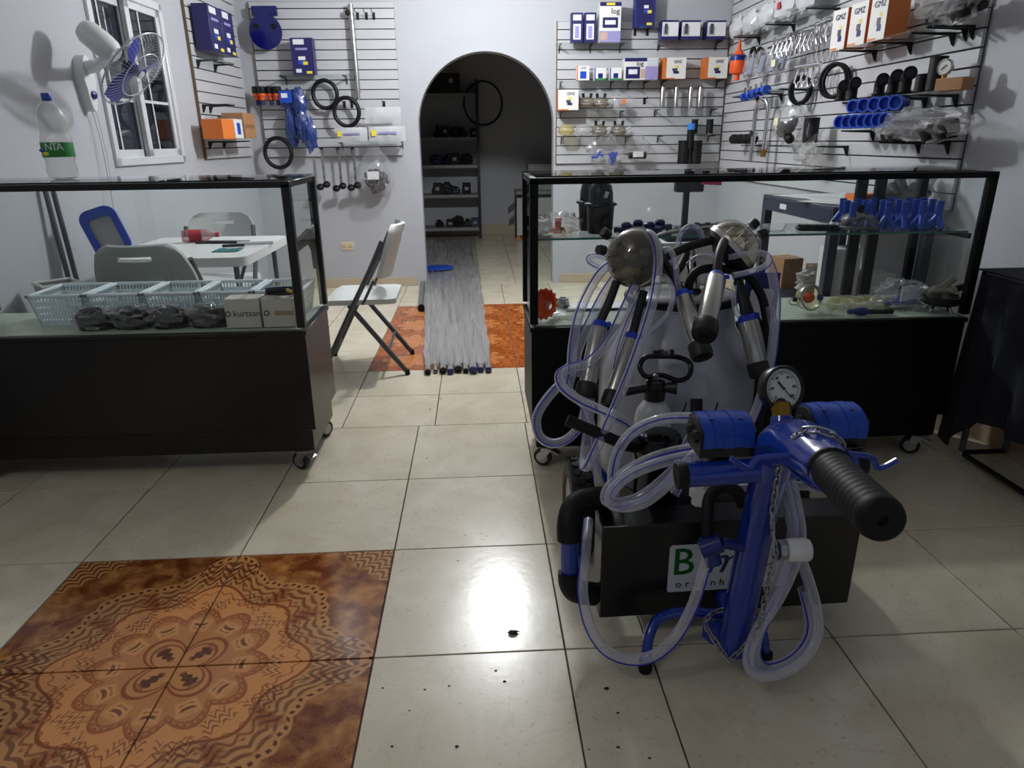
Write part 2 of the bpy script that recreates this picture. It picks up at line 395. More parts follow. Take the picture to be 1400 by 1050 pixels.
def rug2_mat():
    m, nt, b = NT('orange_lace_tile'); x = NX(nt)
    g = nt.nodes.new('ShaderNodeTexCoord'); sp = nt.nodes.new('ShaderNodeSeparateXYZ'); nt.links.new(g.outputs['Object'], sp.inputs[0])
    n = nt.nodes.new('ShaderNodeTexNoise'); n.inputs['Scale'].default_value = 9; n.inputs['Detail'].default_value = 6; nt.links.new(g.outputs['Object'], n.inputs['Vector'])
    c = x.mix(x.m('MULTIPLY_ADD', n.outputs['Fac'], 2.6, -.8, True), '8f4415', 'c07238')
    r = x.m('SQRT', x.m('ADD', x.m('POWER', x.m('MULTIPLY', sp.outputs[0], 4.6), 2), x.m('POWER', x.m('MULTIPLY', sp.outputs[1], 4.6), 2))); th = x.m('ARCTAN2', sp.outputs[1], sp.outputs[0])
    pet = x.m('MULTIPLY_ADD', x.m('ABSOLUTE', x.m('COSINE', x.m('MULTIPLY', th, 4))), .25, .55)
    c = x.mix(x.m('MULTIPLY', x.less(r, pet, .04), .7), c, 'd08a50'); c = x.mix(x.m('MULTIPLY', x.band(r, pet, .05), .7), c, '7a380f')
    c = x.mix(x.m('MULTIPLY', x.less(.25, x.m('SINE', x.m('ADD', x.m('MULTIPLY', r, 26), x.m('MULTIPLY', x.m('COSINE', x.m('MULTIPLY', th, 16)), 2))), .5), .45), c, '7a380f')
    nt.links.new(c, b.inputs['Base Color']); b.inputs['Roughness'].default_value = .22
    return m
TILE = tile_mat(); RUG = rug_mat(-.80, 1.458, .5); RUG2 = rug2_mat(); GROUT = M('grout', '4d4a42', .9)
floor = struct(MB().box((-.02, 4.4, -.06), (4.6, 11.2, .108)).build('floor', GROUT))
_tm = {}
def tile(x0, x1, y0, y1, mt, name='floor_tile', g=.0022):
    w, d = x1-x0-2*g, y1-y0-2*g; k = (round(w, 4), round(d, 4), mt.name)
    if k not in _tm:
        o = MB().box((0, 0, 0), (w, d, .012), bev=.0012).build(name, mt, floor); _tm[k] = o.data
    else:
        o = bpy.data.objects.new(name, _tm[k]); COL.objects.link(o); o.parent = floor
    o.location = ((x0+x1)/2, (y0+y1)/2, -.006)
    return o
xs1 = [-2.28, -1.8, -1.3, -.8, -.3, .2, .42, .92, 1.42, 1.92, 2.2]
ys1 = [-1.042, -.542, -.042, .458, .958, 1.458, 1.958, 2.458, 3.0]
for i in range(len(xs1)-1):
    for j in range(len(ys1)-1):
        orange = -1.31 < xs1[i] < -.31 and .95 < ys1[j] < 1.95
        tile(xs1[i], xs1[i+1], ys1[j], ys1[j+1], RUG if orange else TILE, 'patterned_tile' if orange else 'floor_tile')
xs2 = [-2.1, -1.965, -1.53, -1.095, -.66, -.225, .21, .645, 1.08, 1.515, 1.95, 2.2]
ys2 = [3.0+.42*k for k in range(9)]
for i in range(len(xs2)-1):
    for j in range(8):
        orange = -.67 < xs2[i] < 1.0 and 3.8 < ys2[j] < 5.4
        tile(xs2[i], xs2[i+1], ys2[j], ys2[j+1], RUG2 if orange else TILE, 'patterned_tile' if orange else 'floor_tile')
xs3 = [-1.5, -.97, -.53, -.09, .35, .79, 1.23, 1.67, 2.2]
for i in range(len(xs3)-1):
    for j in range(8): tile(xs3[i], xs3[i+1], 6.36+.449*j, 6.36+.449*(j+1), TILE)
# ---- walls
AX0, AX1, AZ = -.48, .692, 1.385
def wall_back():
    b = MB(); t = .15; ar = (AX1-AX0)/2; ac = (AX0+AX1)/2
    b.box(((XL+AX0)/2, YB+t/2, ZC/2), (AX0-XL, t, ZC)); b.box(((XR+AX1)/2, YB+t/2, ZC/2), (XR-AX1, t, ZC))
    n = 36; pts = [(ac-ar*math.cos(PI*i/n), AZ+ar*math.sin(PI*i/n)) for i in range(n+1)]
    for (xa, za), (xb, zb) in zip(pts, pts[1:]):
        b.add([(xa, YB, za), (xb, YB, zb), (xb, YB, ZC), (xa, YB, ZC), (xa, YB+t, za), (xb, YB+t, zb), (xb, YB+t, ZC), (xa, YB+t, ZC)],
              [(0, 1, 2, 3), (5, 4, 7, 6), (4, 5, 1, 0)])
    return struct(b.build('wall_back', WALLM, sm=True, ang=30))
wall_back()
struct(MB().box((XR+.08, 2.65, ZC/2), (.16, 7.7, ZC)).build('wall_right', WALLM))
struct(MB().box((-.05, 4.4, ZC+.05), (4.9, 11.3, .1)).build('ceiling', CEILM))
DIMW = M('store_room_paint', 'b4b6ba', .8)
struct(MB().box((.35, YBR+.05, ZC/2), (3.9, .1, ZC)).build('wall_store_far', DIMW))
struct(MB().box((-1.55, 8.2, ZC/2), (.1, 3.4, ZC)).build('wall_store_left', DIMW))
struct(MB().box((2.25, 8.23, ZC/2), (.1, 3.44, ZC)).build('wall_store_right', DIMW))
BASE = M('baseboard_tile', 'b3a58f', .35, nz=.08, nsc=8)
def baseboard(nm, segs):
    b = MB()
    for c, d in segs: b.box(c, d, bev=.004)
    return struct(b.build(nm, BASE))
baseboard('baseboard_back', [(((XL+AX0)/2-.04, YB-.006, .042), (AX0-XL-.09, .012, .084)), (((XR+AX1)/2+.03, YB-.006, .042), (XR-AX1-.07, .012, .084))])
left_root(baseboard('baseboard_left', [((XL+.006, 2.6, .042), (.012, 7.4, .084))]), (0, 0, 0))
baseboard('baseboard_right', [((XR-.006, 2.6, .042), (.012, 7.4, .084))])
baseboard('baseboard_store', [((.35, YBR-.006, .07), (3.7, .012, .14))])
class Wall:
    def __init__(s, kind, plane): s.k = kind; s.p = plane; s.rz = {'B': 0, 'R': -PI/2, 'L': PI/2-LA}[kind]
    def hit(s, px, py, n=0):
        if s.k == 'B': return AY(px, py, s.p-n)
        if s.k == 'R': return AX(px, py, s.p-n)
        d = ray(px, py); nr = LR @ Vector((1, 0, 0)); q = lw((s.p+n, YB, 0))
        return CO+d*((q-CO).dot(nr)/d.dot(nr))
    def at(s, u, n, z):
        if s.k == 'B': return Vector((u, s.p-n, z))
        if s.k == 'R': return Vector((s.p-n, -u, z))
        return lw((s.p+n, u, z))
    def u(s, v): return {'B': v.x, 'R': -v.y, 'L': lw_inv(v).y}[s.k]
    def bb(s, x0, y0, x1, y1, n=0):
        xm, ym = (x0+x1)/2, (y0+y1)/2
        u0, u1 = s.u(s.hit(x0, ym, n)), s.u(s.hit(x1, ym, n)); z0, z1 = s.hit(xm, y1, n).z, s.hit(xm, y0, n).z
        return (u0+u1)/2, z0, u1-u0, z1-z0
    def thing(s, name, u, n, z, label, cat, group=None, rz=0): return T(name, s.at(u, n, z), label, cat, group, s.rz+rz)
WB, WR, WL = Wall('B', 6.338), Wall('R', 2.178), Wall('L', -1.888)
WY0, WY1, WZ0, WZ1 = WL.u(WL.hit(163, 225)), WL.u(WL.hit(256, 222)), WL.hit(163, 227).z, WL.hit(222, 11).z+.02
b = MB(); t = .16
for (y0, y1, z0, z1) in ((-1.2, WY0, 0, ZC), (WY1, YB+.15, 0, ZC), (WY0, WY1, 0, WZ0), (WY0, WY1, WZ1, ZC)):
    b.box((XL-t/2, (y0+y1)/2, (z0+z1)/2), (t, y1-y0, z1-z0))
left_root(struct(b.build('wall_left', WALLM)), (0, 0, 0))
# ---- window
ALU = M('white_aluminium', 'cdd0d4', .35, .2); PANE = clear('window_pane', (.34, .36, .40)); VOID = M('night_outside', '20242c', .9)  # pane tint is darkened to stand for the night outside
def window():
    w = bpy.data.objects.new('window_1', None); COL.objects.link(w); struct(w); left_root(w, (XL, (WY0+WY1)/2, WZ0))
    fr = MB(); x = XL+.005
    for (y, z, dy, dz) in (((WY0+WY1)/2, WZ0+.02, WY1-WY0, .045), ((WY0+WY1)/2, WZ1-.02, WY1-WY0, .045), (WY0+.02, (WZ0+WZ1)/2, .045, WZ1-WZ0), (WY1-.02, (WZ0+WZ1)/2, .045, WZ1-WZ0)):
        fr.box((x-.03, y, z), (.085, dy, dz), bev=.003)
    fr.build('window_frame', ALU, w, True)
    mid = (WY0+WY1)/2
    for k, (y0, y1, xo) in enumerate(((WY0+.03, mid+.03, -.05), (mid-.02, WY1-.03, -.015))):
        s = MB(); z0, z1 = WZ0+.035, WZ1-.035; fw = .05
        for (y, z, dy, dz) in (((y0+y1)/2, z0+fw/2, y1-y0, fw), ((y0+y1)/2, z1-fw/2, y1-y0, fw), (y0+fw/2, (z0+z1)/2, fw, z1-z0), (y1-fw/2, (z0+z1)/2, fw, z1-z0)):
            s.box((x+xo, y, z), (.03, dy, dz), bev=.003)
        sa = s.build('sash', ALU, w, True)
        ym, zm = y0+(y1-y0)*.38, z0+(z1-z0)*.37
        MB().box((x+xo, ym, (z0+z1)/2), (.012, .014, z1-z0-fw)).build('muntin', ALU, sa, True)
        MB().box((x+xo, (y0+y1)/2, zm), (.012, y1-y0-fw, .016)).build('muntin', ALU, sa, True)
        for (ya, yb) in ((y0+fw, ym-.007), (ym+.007, y1-fw)):
            for (za, zb) in ((z0+fw, zm-.008), (zm+.008, z1-fw)):
                MB().box((x+xo, (ya+yb)/2, (za+zb)/2), (.004, yb-ya, zb-za)).build('pane', PANE, sa, True)
    o = MB().box((x-.045, mid+.02, WZ0+.1), (.02, .012, .03), bev=.002).build('latch', GREYPL, w, True)
window()
# ---- slatted display panels ; a wall frame: local x = right along the wall, y = into the wall
SLAT = M('white_slat_board', 'b2b3b7', .45); SLATB = M('slat_groove_backing', '3b3733', .7); SLEDGE = M('raw_board_edge', '6b5a48', .8)
def panel(W, u0, u1, z0, z1, label, pitch=.0762):
    t = W.thing('slatwall_panel', (u0+u1)/2, 0, z0, label, 'display panel', 'slatted wall panels'); w = u1-u0
    MB().box((0, .018, (z1-z0)/2), (w, .004, z1-z0)).build('backing', SLATB, t)
    n = int((z1-z0)/pitch); first = None
    for i in range(n+1):
        h = min(pitch, z1-z0-i*pitch)-.007
        if h < .01: continue
        o = MB().box((0, .008, 0), (w, .016, h), bev=.0015).build('slat', SLAT, t) if first is None or h < pitch-.008 else bpy.data.objects.new('slat', first)
        if first is None: first = o.data
        elif o.data == first: COL.objects.link(o); o.parent = t
        o.location = (0, 0, i*pitch+.0035+h/2)
    MB().box((-w/2-.004, .01, (z1-z0)/2), (.008, .02, z1-z0)).build('edge_strip', SLEDGE, t)
panel(WL, WL.u(WL.hit(284, 218)), 6.27, WL.hit(284, 218).z, 2.45, 'white slatted panel on the wall beside the window')
panel(WB, -1.79, -.63, 1.147, 2.34, 'white slatted panel between the window corner and the arch')
panel(WB, .716, 2.17, 1.06, 2.19, 'white slatted panel on the back wall right next to the arch')
panel(WR, -6.325, -3.15, .93, 2.45, 'long white slatted panel on the side wall full of black elbows and rings')
# ---- ceiling lamp that lights the room, and the bulb of the added front fill
for LQ, ll, em in ((LAMP, 'bare white bulb in a holder on the ceiling over the table side', 12), (FILL_LAMP, 'added warm fill bulb in a holder on the ceiling over the shop front', 4)):
    lp = T('ceiling_lamp', (LQ.x, LQ.y, ZC), ll, 'lamp')
    MB().lathe([(.0, 0), (.05, 0), (.05, -.03), (.028, -.05), (.022, -.09), (.0, -.09)]).build('holder', WHITEPL, lp)
    MB().lathe([(.02, -.09), (.022, -.1), (.035, -.13), (.045, -.165), (.04, -.2), (.02, -.222), (0, -.228)]).build('bulb', M('lit_bulb_%d' % em, (1, 1, 1), .5, emit=em), lp)
# ---- wall socket
so = WB.thing('wall_socket', -1.18, -.02, .378, 'cream double wall socket low on the back wall', 'socket')
MB().box((0, 0, 0), (.115, .012, .075), bev=.004).build('cover_plate', M('cream_plastic', 'c9bd9a', .4), so)
for dx in (-.028, .028): MB().box((dx, -.008, 0), (.035, .004, .028), bev=.002).build('outlet', M('cream_outlet', 'b7a983', .4), so)
# ================================================================ SHOWCASES
DECKZ = .60; TOPZ = 1.138
DECKM = M('pale_green_deck', 'a7b3a4', .3)
TREAD = M('caster_tread', '121212', .5)
def caster(parent, x, y, flip=1, ang=0):
    c = MB(); c.box((x, y, .0935), (.062, .062, .004)); r = rot('Z', ang)
    c.cyl((x, y, .08), (x, y, .092), .022, n=14)
    for s in (-1, 1): c.prism([(-.022, .083), (.022, .083), (.034, .03), (.012, .03)], .003, Matrix.Translation((x, y, 0)) @ r.to_4x4() @ Matrix.Translation((s*.018-.0015, 0, 0)) @ Matrix.Rotation(PI/2, 4, 'Z') @ Matrix.Rotation(PI/2, 4, 'X'))
    c.box(Vector((x, y, .072))+r @ Vector((0, -.034, 0)), (.034, .034, .005), r @ rot('X', 20))
    o = c.build('caster', ZINC, parent, True)
    ctr = Vector((x, y, .038))+r @ Vector((0, .022, 0)); ax = r @ Vector((1, 0, 0))
    MB().lathe([(.0, -.012), (.026, -.012), (.034, -.012), (.038, -.008), (.038, .008), (.034, .012), (.026, .012), (0, .012)], ctr, ax, 24).build('wheel', TREAD, o, True)
    MB().lathe([(0, -.0135), (.024, -.0135), (.024, .0135), (0, .0135)], ctr, ax, 18).build('hub', ZINC, o, True)
def showcase(x0, x1, yf, yb, label, shelf=None):
    t = T('display_case', ((x0+x1)/2, (yf+yb)/2, 0), label, 'display case'); xm, ym, w, d = (x0+x1)/2, (yf+yb)/2, x1-x0, yb-yf
    wood = BLKWOOD if shelf is None else BLKPAINT
    MB().box((xm, ym, (DECKZ+.19)/2-.008), (w-.012, d-.012, DECKZ-.19-.02), bev=.003).build('cabinet_body', wood, t, True)
    MB().box((xm, ym, .142), (w-.05, d-.05, .095), bev=.003).build('plinth', wood, t, True)
    MB().box((xm, ym, DECKZ-.012), (w, d, .018), bev=.003).build('ledge', wood, t, True)
    MB().box((xm, ym, DECKZ-.001), (w-.05, d-.05, .004)).build('deck', DECKM, t, True)
    p = .03; zc = (DECKZ+TOPZ)/2; hz = TOPZ-DECKZ-.02
    for sx in (x0+p/2, x1-p/2):
        for sy in (yf+p/2, yb-p/2): MB().box((sx, sy, zc), (p, p, hz), bev=.002).build('post', wood, t, True)
    for sy in (yf+p/2, yb-p/2): MB().box((xm, sy, TOPZ-.012), (w, p, .022), bev=.002).build('top_rail', wood, t, True)
    for sx in (x0+p/2, x1-p/2): MB().box((sx, ym, TOPZ-.012), (p*.8, d-2*p, .022), bev=.002).build('top_rail', wood, t, True)
    def pane(nm, c, s): return MB().box(c, s).build(nm, GLASS, t, True, sm=False)
    pane('top_glass', (xm, ym, TOPZ+.003), (w+.006, d+.006, .006))
    pane('front_glass', (xm, yf+.012, zc), (w-2*p, .005, hz-.02))
    for sx in (x0+.012, x1-.012): pane('side_glass', (sx, ym, zc), (.005, d-2*p, hz-.02))
    for k, (a, c) in enumerate(((x0+p, xm+.03), (xm-.03, x1-p))): pane('sliding_door', ((a+c)/2, yb-.012-.008*k, zc), (c-a, .005, hz-.02))
    if shelf:
        s = MB().box((xm, ym+.01, shelf), (w-.07, d-.09, .007)).build('glass_shelf', SHELFGL, t, True, sm=False)
        MB().box((xm, yf+.0545, shelf), (w-.07, .002, .0075)).build('polished_edge', GEDGE, s, True)
        for sx in (x0+.028, x1-.028):
            MB().box((sx, ym, shelf-.016), (.012, d-.1, .02), bev=.002).build('shelf_bracket', BLKMET, t, True)
    for sx in (x0+.075, x1-.075):
        for sy, a in ((yf+.05, 62), (yb-.055, -35)): caster(t, sx, sy, ang=a)
    return t
lcase = showcase(-2.05, -.652, 2.525, 2.95, 'black wooden glass display case holding white baskets, beside the window wall')
rcase = showcase(.188, 1.885, 2.485, 2.91, 'black glass display case with a glass shelf of blue fittings behind the milking cart', .918)
MB().prism([(0, 0), (.3, .03), (.36, .01), (.36, -.14), (.345, -.14), (.335, -.06), (.28, -.02), (0, -.028)], .02, Matrix.Translation((-.69, 2.565, .905)) @ Matrix.Rotation(PI/2, 4, 'Z') @ Matrix.Rotation(PI/2, 4, 'X')).build('shelf_bracket', BLKMET, lcase, True)
for xq in (1.60, 1.68): MB().box((xq, 2.88, .86), (.045, .02, .5), bev=.002).build('door_stile', BLKMET, rcase, True)
random.seed(21)
for k_ in range(14):        # worn edge of the plinth and ledge
    xw = random.uniform(-1.5, -.72); lw__ = random.uniform(.02, .09)
    MB().box((xw, 2.5298, .192+random.uniform(-.002, .003)), (lw__, .002, random.uniform(.002, .005))).build('worn_spot', WORN, lcase, True)
# ---- baskets in the left case
BASK = M('pale_blue_basket', 'd3dde3', .45)
def basket(x, y, w, d, h, label):
    t = T('basket', (x, y, DECKZ+.002), label, 'basket', 'plastic baskets in the display case'); b = MB(); k = .82
    def ring(f, z, th, hh):
        ww, dd = w*f, d*f
        for s in (-1, 1):
            b.box((0, s*dd/2, z), (ww, th, hh)); b.box((s*ww/2, 0, z), (th, dd, hh))
    def bars(n, axis):
        for i in range(n):
            q = -.5+i/(n-1)
            for s in (-1, 1):
                if axis: a, c = Vector((q*w*k, s*d*k/2, 0)), Vector((q*w, s*d/2, h))
                else: a, c = Vector((s*w*k/2, q*d*k, 0)), Vector((s*w/2, q*d, h))
                b.tube([a, c], .0032, 4)
    b.box((0, 0, .002), (w*k, d*k, .004))
    for i, f in enumerate((.04, .30, .52, .74)): ring(k+(1-k)*f, h*f, .003, .016 if i else .03)
    bars(16, True); bars(20, False); b.build('body', BASK, t, sm=False)
    r = MB(); 
    for s in (-1, 1): r.box((0, s*d/2, h), (w+.014, .014, .012), bev=.003); r.box((s*w/2, 0, h), (.014, d+.014, .012), bev=.003)
    r.build('rim', BASK, t)
xb = [-1.735, -1.515, -1.30, -1.09, -.88, -.685]
bl = ['pale blue basket at the empty end of its row in the display case', 'pale blue basket with bagged black parts in front, second in the row', 'pale blue basket in the middle of the row of five', 'pale blue basket right behind the first white kurtsan carton', 'pale blue basket behind the carton with the black cord on top']
for i in range(5): basket((xb[i]+xb[i+1])/2+.002, 2.79, xb[i+1]-xb[i]-.018, .235, .118, bl[i])
random.seed(4)
def bag_of(name, c, r, label, inner, group=None, cat='bag', seed=1, bagm=BAG, amp=.3):
    """clear bag c=base centre with things inside; inner(parent)"""
    t = T(name, c, label, cat, group)
    MB().sph((0, 0, r[2]*.93), r, 22, 14, seed, amp, 7).build('film', bagm, t)
    inner(t); return t
for i, px in enumerate((130, 180, 232, 285)):
    p = AY(px, 440, 2.615)
    def inn(t, i=i):
        for k in range(2): MB().lathe([(0, 0), (.045, 0), (.05, .008), (.05, .05), (.044, .062), (.02, .062), (.018, .05), (0, .05)], (-.022+.044*k, .01*(-1)**k, .004), (0, -.25+.5*k, 1), 20).build('rubber_cup', BLKRUB, t)
    bag_of('parts_bag', (p.x, 2.63, DECKZ+.003), (.085, .065, .046), ['clear bag of black rubber cups at the basket end of its row', 'clear bag of black rubber cups next to the end bag', 'clear bag of black rubber cups between two other bags, third in the row', 'clear bag of black rubber cups touching the white kurtsan carton'][i], inn, 'bags of rubber cups', seed=i+2)
KW = M('kurtsan_carton', 'bdbab2', .6)
def kurtsan(x0, x1, label, worn):
    w = x1-x0-.004; t = T('carton', ((x0+x1)/2, 2.63, DECKZ+.003), label, 'carton')
    MB().box((0, 0, .056), (w, .12, .112), bev=.003).build('box', KW, t)
    if not worn: text('kurtsan', .034, (.016, -.0606, .056), FRONT, INK, t)
    else: MB().box((.02, -.0605, .056), (.07, .001, .016)).build('tape', M('tan_tape', '9a8a68', .6), t)
    b = MB().torus((-.054 if not worn else -.045, -.0606, .056), .009, .002, (0, 1, 0), 14, 4); b.build('emblem', INK, t)
    MB().box((0, 0, .1125), (.025, .12, .0012)).build('seam', M('carton_tape', 'a9a59a', .5), t)
kurtsan(-.958, -.823, 'white carton printed kurtsan in the display case', False)
kurtsan(-.820, -.692, 'white carton with a taped-over name beside the kurtsan carton', True)
cd = tag(MB().tube(smooth([(-.80, 2.60, .727), (-.72, 2.585, .727), (-.70, 2.63, .729), (-.75, 2.675, .727), (-.81, 2.65, .727), (-.79, 2.60, .735), (-.71, 2.60, .735), (-.715, 2.66, .737), (-.79, 2.66, .735), (-.80, 2.61, .742), (-.72, 2.59, .742)], 5), .005, 6).build('coiled_cord', BLKRUB), 'black coiled cord lying on the taped-over carton', 'cord')
pl = MB().cyl((-.72, 2.59, .742), (-.70, 2.575, .735), .007, .006, 8).build('plug', M('yellow_plug', 'b59b2a', .4), cd)
# ---- soda bottle
bt = T('soda_bottle', (-1.555, 2.79, TOPZ+.007), 'empty clear soda bottle with green label and blue cap on the display case', 'bottle')
MB().lathe([(0, .004), (.03, .0), (.048, .006), (.052, .03), (.048, .06), (.052, .075), (.053, .13), (.05, .15), (.044, .165), (.05, .195), (.05, .22), (.038, .25), (.02, .268), (.014, .275), (.0135, .29)], n=28).build('body', CLEARP, bt)
MB().lathe([(.0535, .078), (.0537, .08), (.0537, .128), (.0535, .13)], n=28).build('label_sleeve', GREENP, bt)
MB().lathe([(.0155, .272), (.0165, .274), (.0165, .296), (.015, .299), (0, .299)], n=20).build('cap', M('cap_blue', '1b3f9e', .4), bt)
for ch, a in (('N', -2), ('T', 19), ('A', 37)):
    A = math.radians(a); text(ch, .036, (.0545*math.sin(A), -.0542*math.cos(A), .113), rot('Z', a) @ FRONT, PAPER, bt)
MB().sph((-.016, -.0515, .09), (.012, .004, .007), 10, 6).build('fruit_print', YEL, bt)
MB().sph((-.030, -.044, .102), (.014, .006, .006), 10, 6).build('name_patch', BLUEPL, bt)
# ---- wall fan
FANW = M('fan_white', 'c9cbcb', .4); WIRE = clear('guard_wire_plastic', (.6, .62, .66), .8, 'd6d8de', 1.4, .2); FBL = M('blue_blade', '2a3696', .45)
FU = WL.u(WL.hit(116, 110)); FZ = WL.hit(116, 110).z
fn = T('wall_fan', (0, 0, 0), 'white wall-mounted fan with blue blades beside the window', 'fan'); left_root(fn, (XL, FU, FZ))
MB().prism([(.05*math.cos(2*PI*i/24)*(1 if i < 13 else .8), (.12 if i < 13 else .15)*math.sin(2*PI*i/24)) for i in range(24)], .05, Matrix.Translation((XL, FU, FZ)) @ Matrix.Rotation(PI/2, 4, 'Y') @ Matrix.Rotation(PI/2, 4, 'Z')).build('wall_bracket', FANW, fn, True)
MB().lathe([(0, 0), (.02, 0), (.02, .01), (.012, .016), (0, .016)], (XL+.05, FU, FZ-.07), (1, 0, 0)).build('knob', BLUEDK, fn, True)
fc = lw_inv(AX(183, 95, -1.66)); fd = Vector((.76, -.04, -.65)).normalized()
mc = fc-fd*.13
MB().tube(smooth([(XL+.04, FU, FZ+.06), (XL+.12, FU-.03, FZ+.07), mc-fd*.02+Vector((-.02, .03, -.03))], 6), [.032]*6+[.026]*6+[.024], 12).build('arm', FANW, fn, True)
MB().lathe([(0, -.16), (.045, -.155), (.058, -.13), (.06, -.05), (.055, 0), (.04, .03), (0, .03)], mc, fd, 24).build('motor_housing', FANW, fn, True)
def guard(sg, nm):
    b = MB(); x, y, d = frame_of(fd); R = .205; n = 56
    for i in range(n):
        a = 2*PI*i/n; e = x*math.cos(a)+y*math.sin(a)
        b.tube([fc+e*.035+d*sg*.042, fc+e*.12+d*sg*.040, fc+e*.18+d*sg*.026, fc+e*R], .0009, 3, cap=False)
    for q, z in ((.12, .040), (R, 0)): b.torus(fc+d*sg*z, q, .0022 if q < R else .004, fd, 40, 5)
    if sg > 0: b.lathe([(0, 0), (.022, 0), (.022, .004), (0, .007)], fc+d*.040, d, 20)
    b.build(nm, WIRE, fn, True)
guard(1, 'front_guard'); guard(-1, 'rear_guard')
x, y, d = frame_of(fd)
MB().lathe([(0, -.03), (.03, -.03), (.03, .02), (.02, .03), (0, .032)], fc, fd, 18).build('blade_hub', BLUEDK, fn, True)
for k in range(3):
    b = MB(); vs = []; fs = []
    for i in range(9):
        for j in range(5):
            r_ = .028+.16*i/8; wd_ = (.35+.5*math.sin(PI*min(1, .2+i/8*.75)))*1.05; a = 2*PI*k/3+wd_*(j/4-.5)+.25*i/8
            vs.append(fc+(x*math.cos(a)+y*math.sin(a))*r_+d*(.03*(j/4-.5)))
    for i in range(8):
        for j in range(4): fs.append((i*5+j, i*5+j+1, (i+1)*5+j+1, (i+1)*5+j))
    b.add(vs, fs).build('blade', FBL, fn, True)
MB().tube(smooth([(XL+.02, FU, FZ-.1), (XL+.03, FU+.02, 1.3), (XL+.04, FU, 1.0), (XL+.05, FU-.04, .6), (XL+.05, FU-.05, .3)], 4), .0022, 5).build('power_cord', GREYPL, fn, True)
MB().tube(smooth([(XL+.03, FU+.03, FZ-.1), (XL+.035, FU+.04, 1.2), (XL+.03, FU+.03, 1.02)], 4), .0014, 4).build('pull_cord', GREYPL, fn, True)
# ================================================================ TABLE AND CHAIRS BEHIND THE LEFT CASE
def rrect(w, h, r, n=5, cx=0, cy=0):
    out = []
    for sx, sy, a0 in ((1, 1, 0), (-1, 1, 90), (-1, -1, 180), (1, -1, 270)):
        for i in range(n+1):
            a = math.radians(a0+90*i/n); out.append((cx+sx*(w/2-r)+r*math.cos(a), cy+sy*(h/2-r)+r*math.sin(a)))
    return out
tb = T('folding_table', (-1.50, 3.83, 0), 'white folding table with rounded corners behind the display case', 'table')
MB().prism(rrect(.74, .83, .06), .045, Matrix.Translation((-1.505, 3.835, .695))).build('tabletop', WHITEPL, tb, True)
for sy in (3.50, 4.17):
    for sx in (-1.80, -1.21): MB().tube([(sx, sy, .695), (sx-.0, sy, .02)], .014, 10).build('leg', GREYMET, tb, True)
    MB().tube([(-1.80, sy, .25), (-1.21, sy, .25)], .011, 8).build('crossbar', GREYMET, tb, True)
for sx in (-1.76, -1.25): MB().tube(smooth([(sx, 3.52, .45), (sx, 3.68, .60), (sx, 3.83, .685)], 4), .010, 8).build('brace', GREYMET, tb, True)
def backshell(b, n=13, w=.46, h=.30, hole=True, th=.022):
    """curved backrest panel; local x width, z height, dished in y, with a grip slot"""
    m = 12; vs = []; ok = {}
    for j in range(m+1):
        for i in range(n+1):
            u, v = -1+2*i/n, j/m
            wv = w/2*(.86+.14*math.sin(PI*min(1, v*1.1+.15))); rt = max(0, v-.72)/.28; wv *= math.sqrt(max(0, 1-.55*rt**2.4))
            ok[(i, j)] = Vector((u*wv, .045*(1-u*u)+.01*v, h*v-.012*u*u*rt))
    def hol(i, j): return hole and abs(i+.5-n/2) < n*.19 and j == m-3
    fs = []; K = lambda i, j, s: (j*(n+1)+i)*2+s
    vs = [None]*((n+1)*(m+1)*2)
    for (i, j), p in ok.items(): vs[K(i, j, 0)] = p; vs[K(i, j, 1)] = p+Vector((0, th, 0))
    solid = lambda i, j: 0 <= i < n and 0 <= j < m and not hol(i, j)
    for j in range(m):
        for i in range(n):
            if not solid(i, j): continue
            fs += [(K(i, j, 0), K(i+1, j, 0), K(i+1, j+1, 0), K(i, j+1, 0)), (K(i, j, 1), K(i, j+1, 1), K(i+1, j+1, 1), K(i+1, j, 1))]
            for (di, dj, a, c) in ((-1, 0, (i, j+1), (i, j)), (1, 0, (i+1, j), (i+1, j+1)), (0, -1, (i, j), (i+1, j)), (0, 1, (i+1, j+1), (i, j+1))):
                if not solid(i+di, j+dj): fs.append((K(*a, 0), K(*a, 1), K(*c, 1), K(*c, 0)))
    return b.add(vs, fs)
CHW = M('chair_shell', 'c6c8c7', .5, bump=.25, bsc=220); CHG = M('chair_shell_grey', '9fa19e', .5, bump=.2, bsc=200)
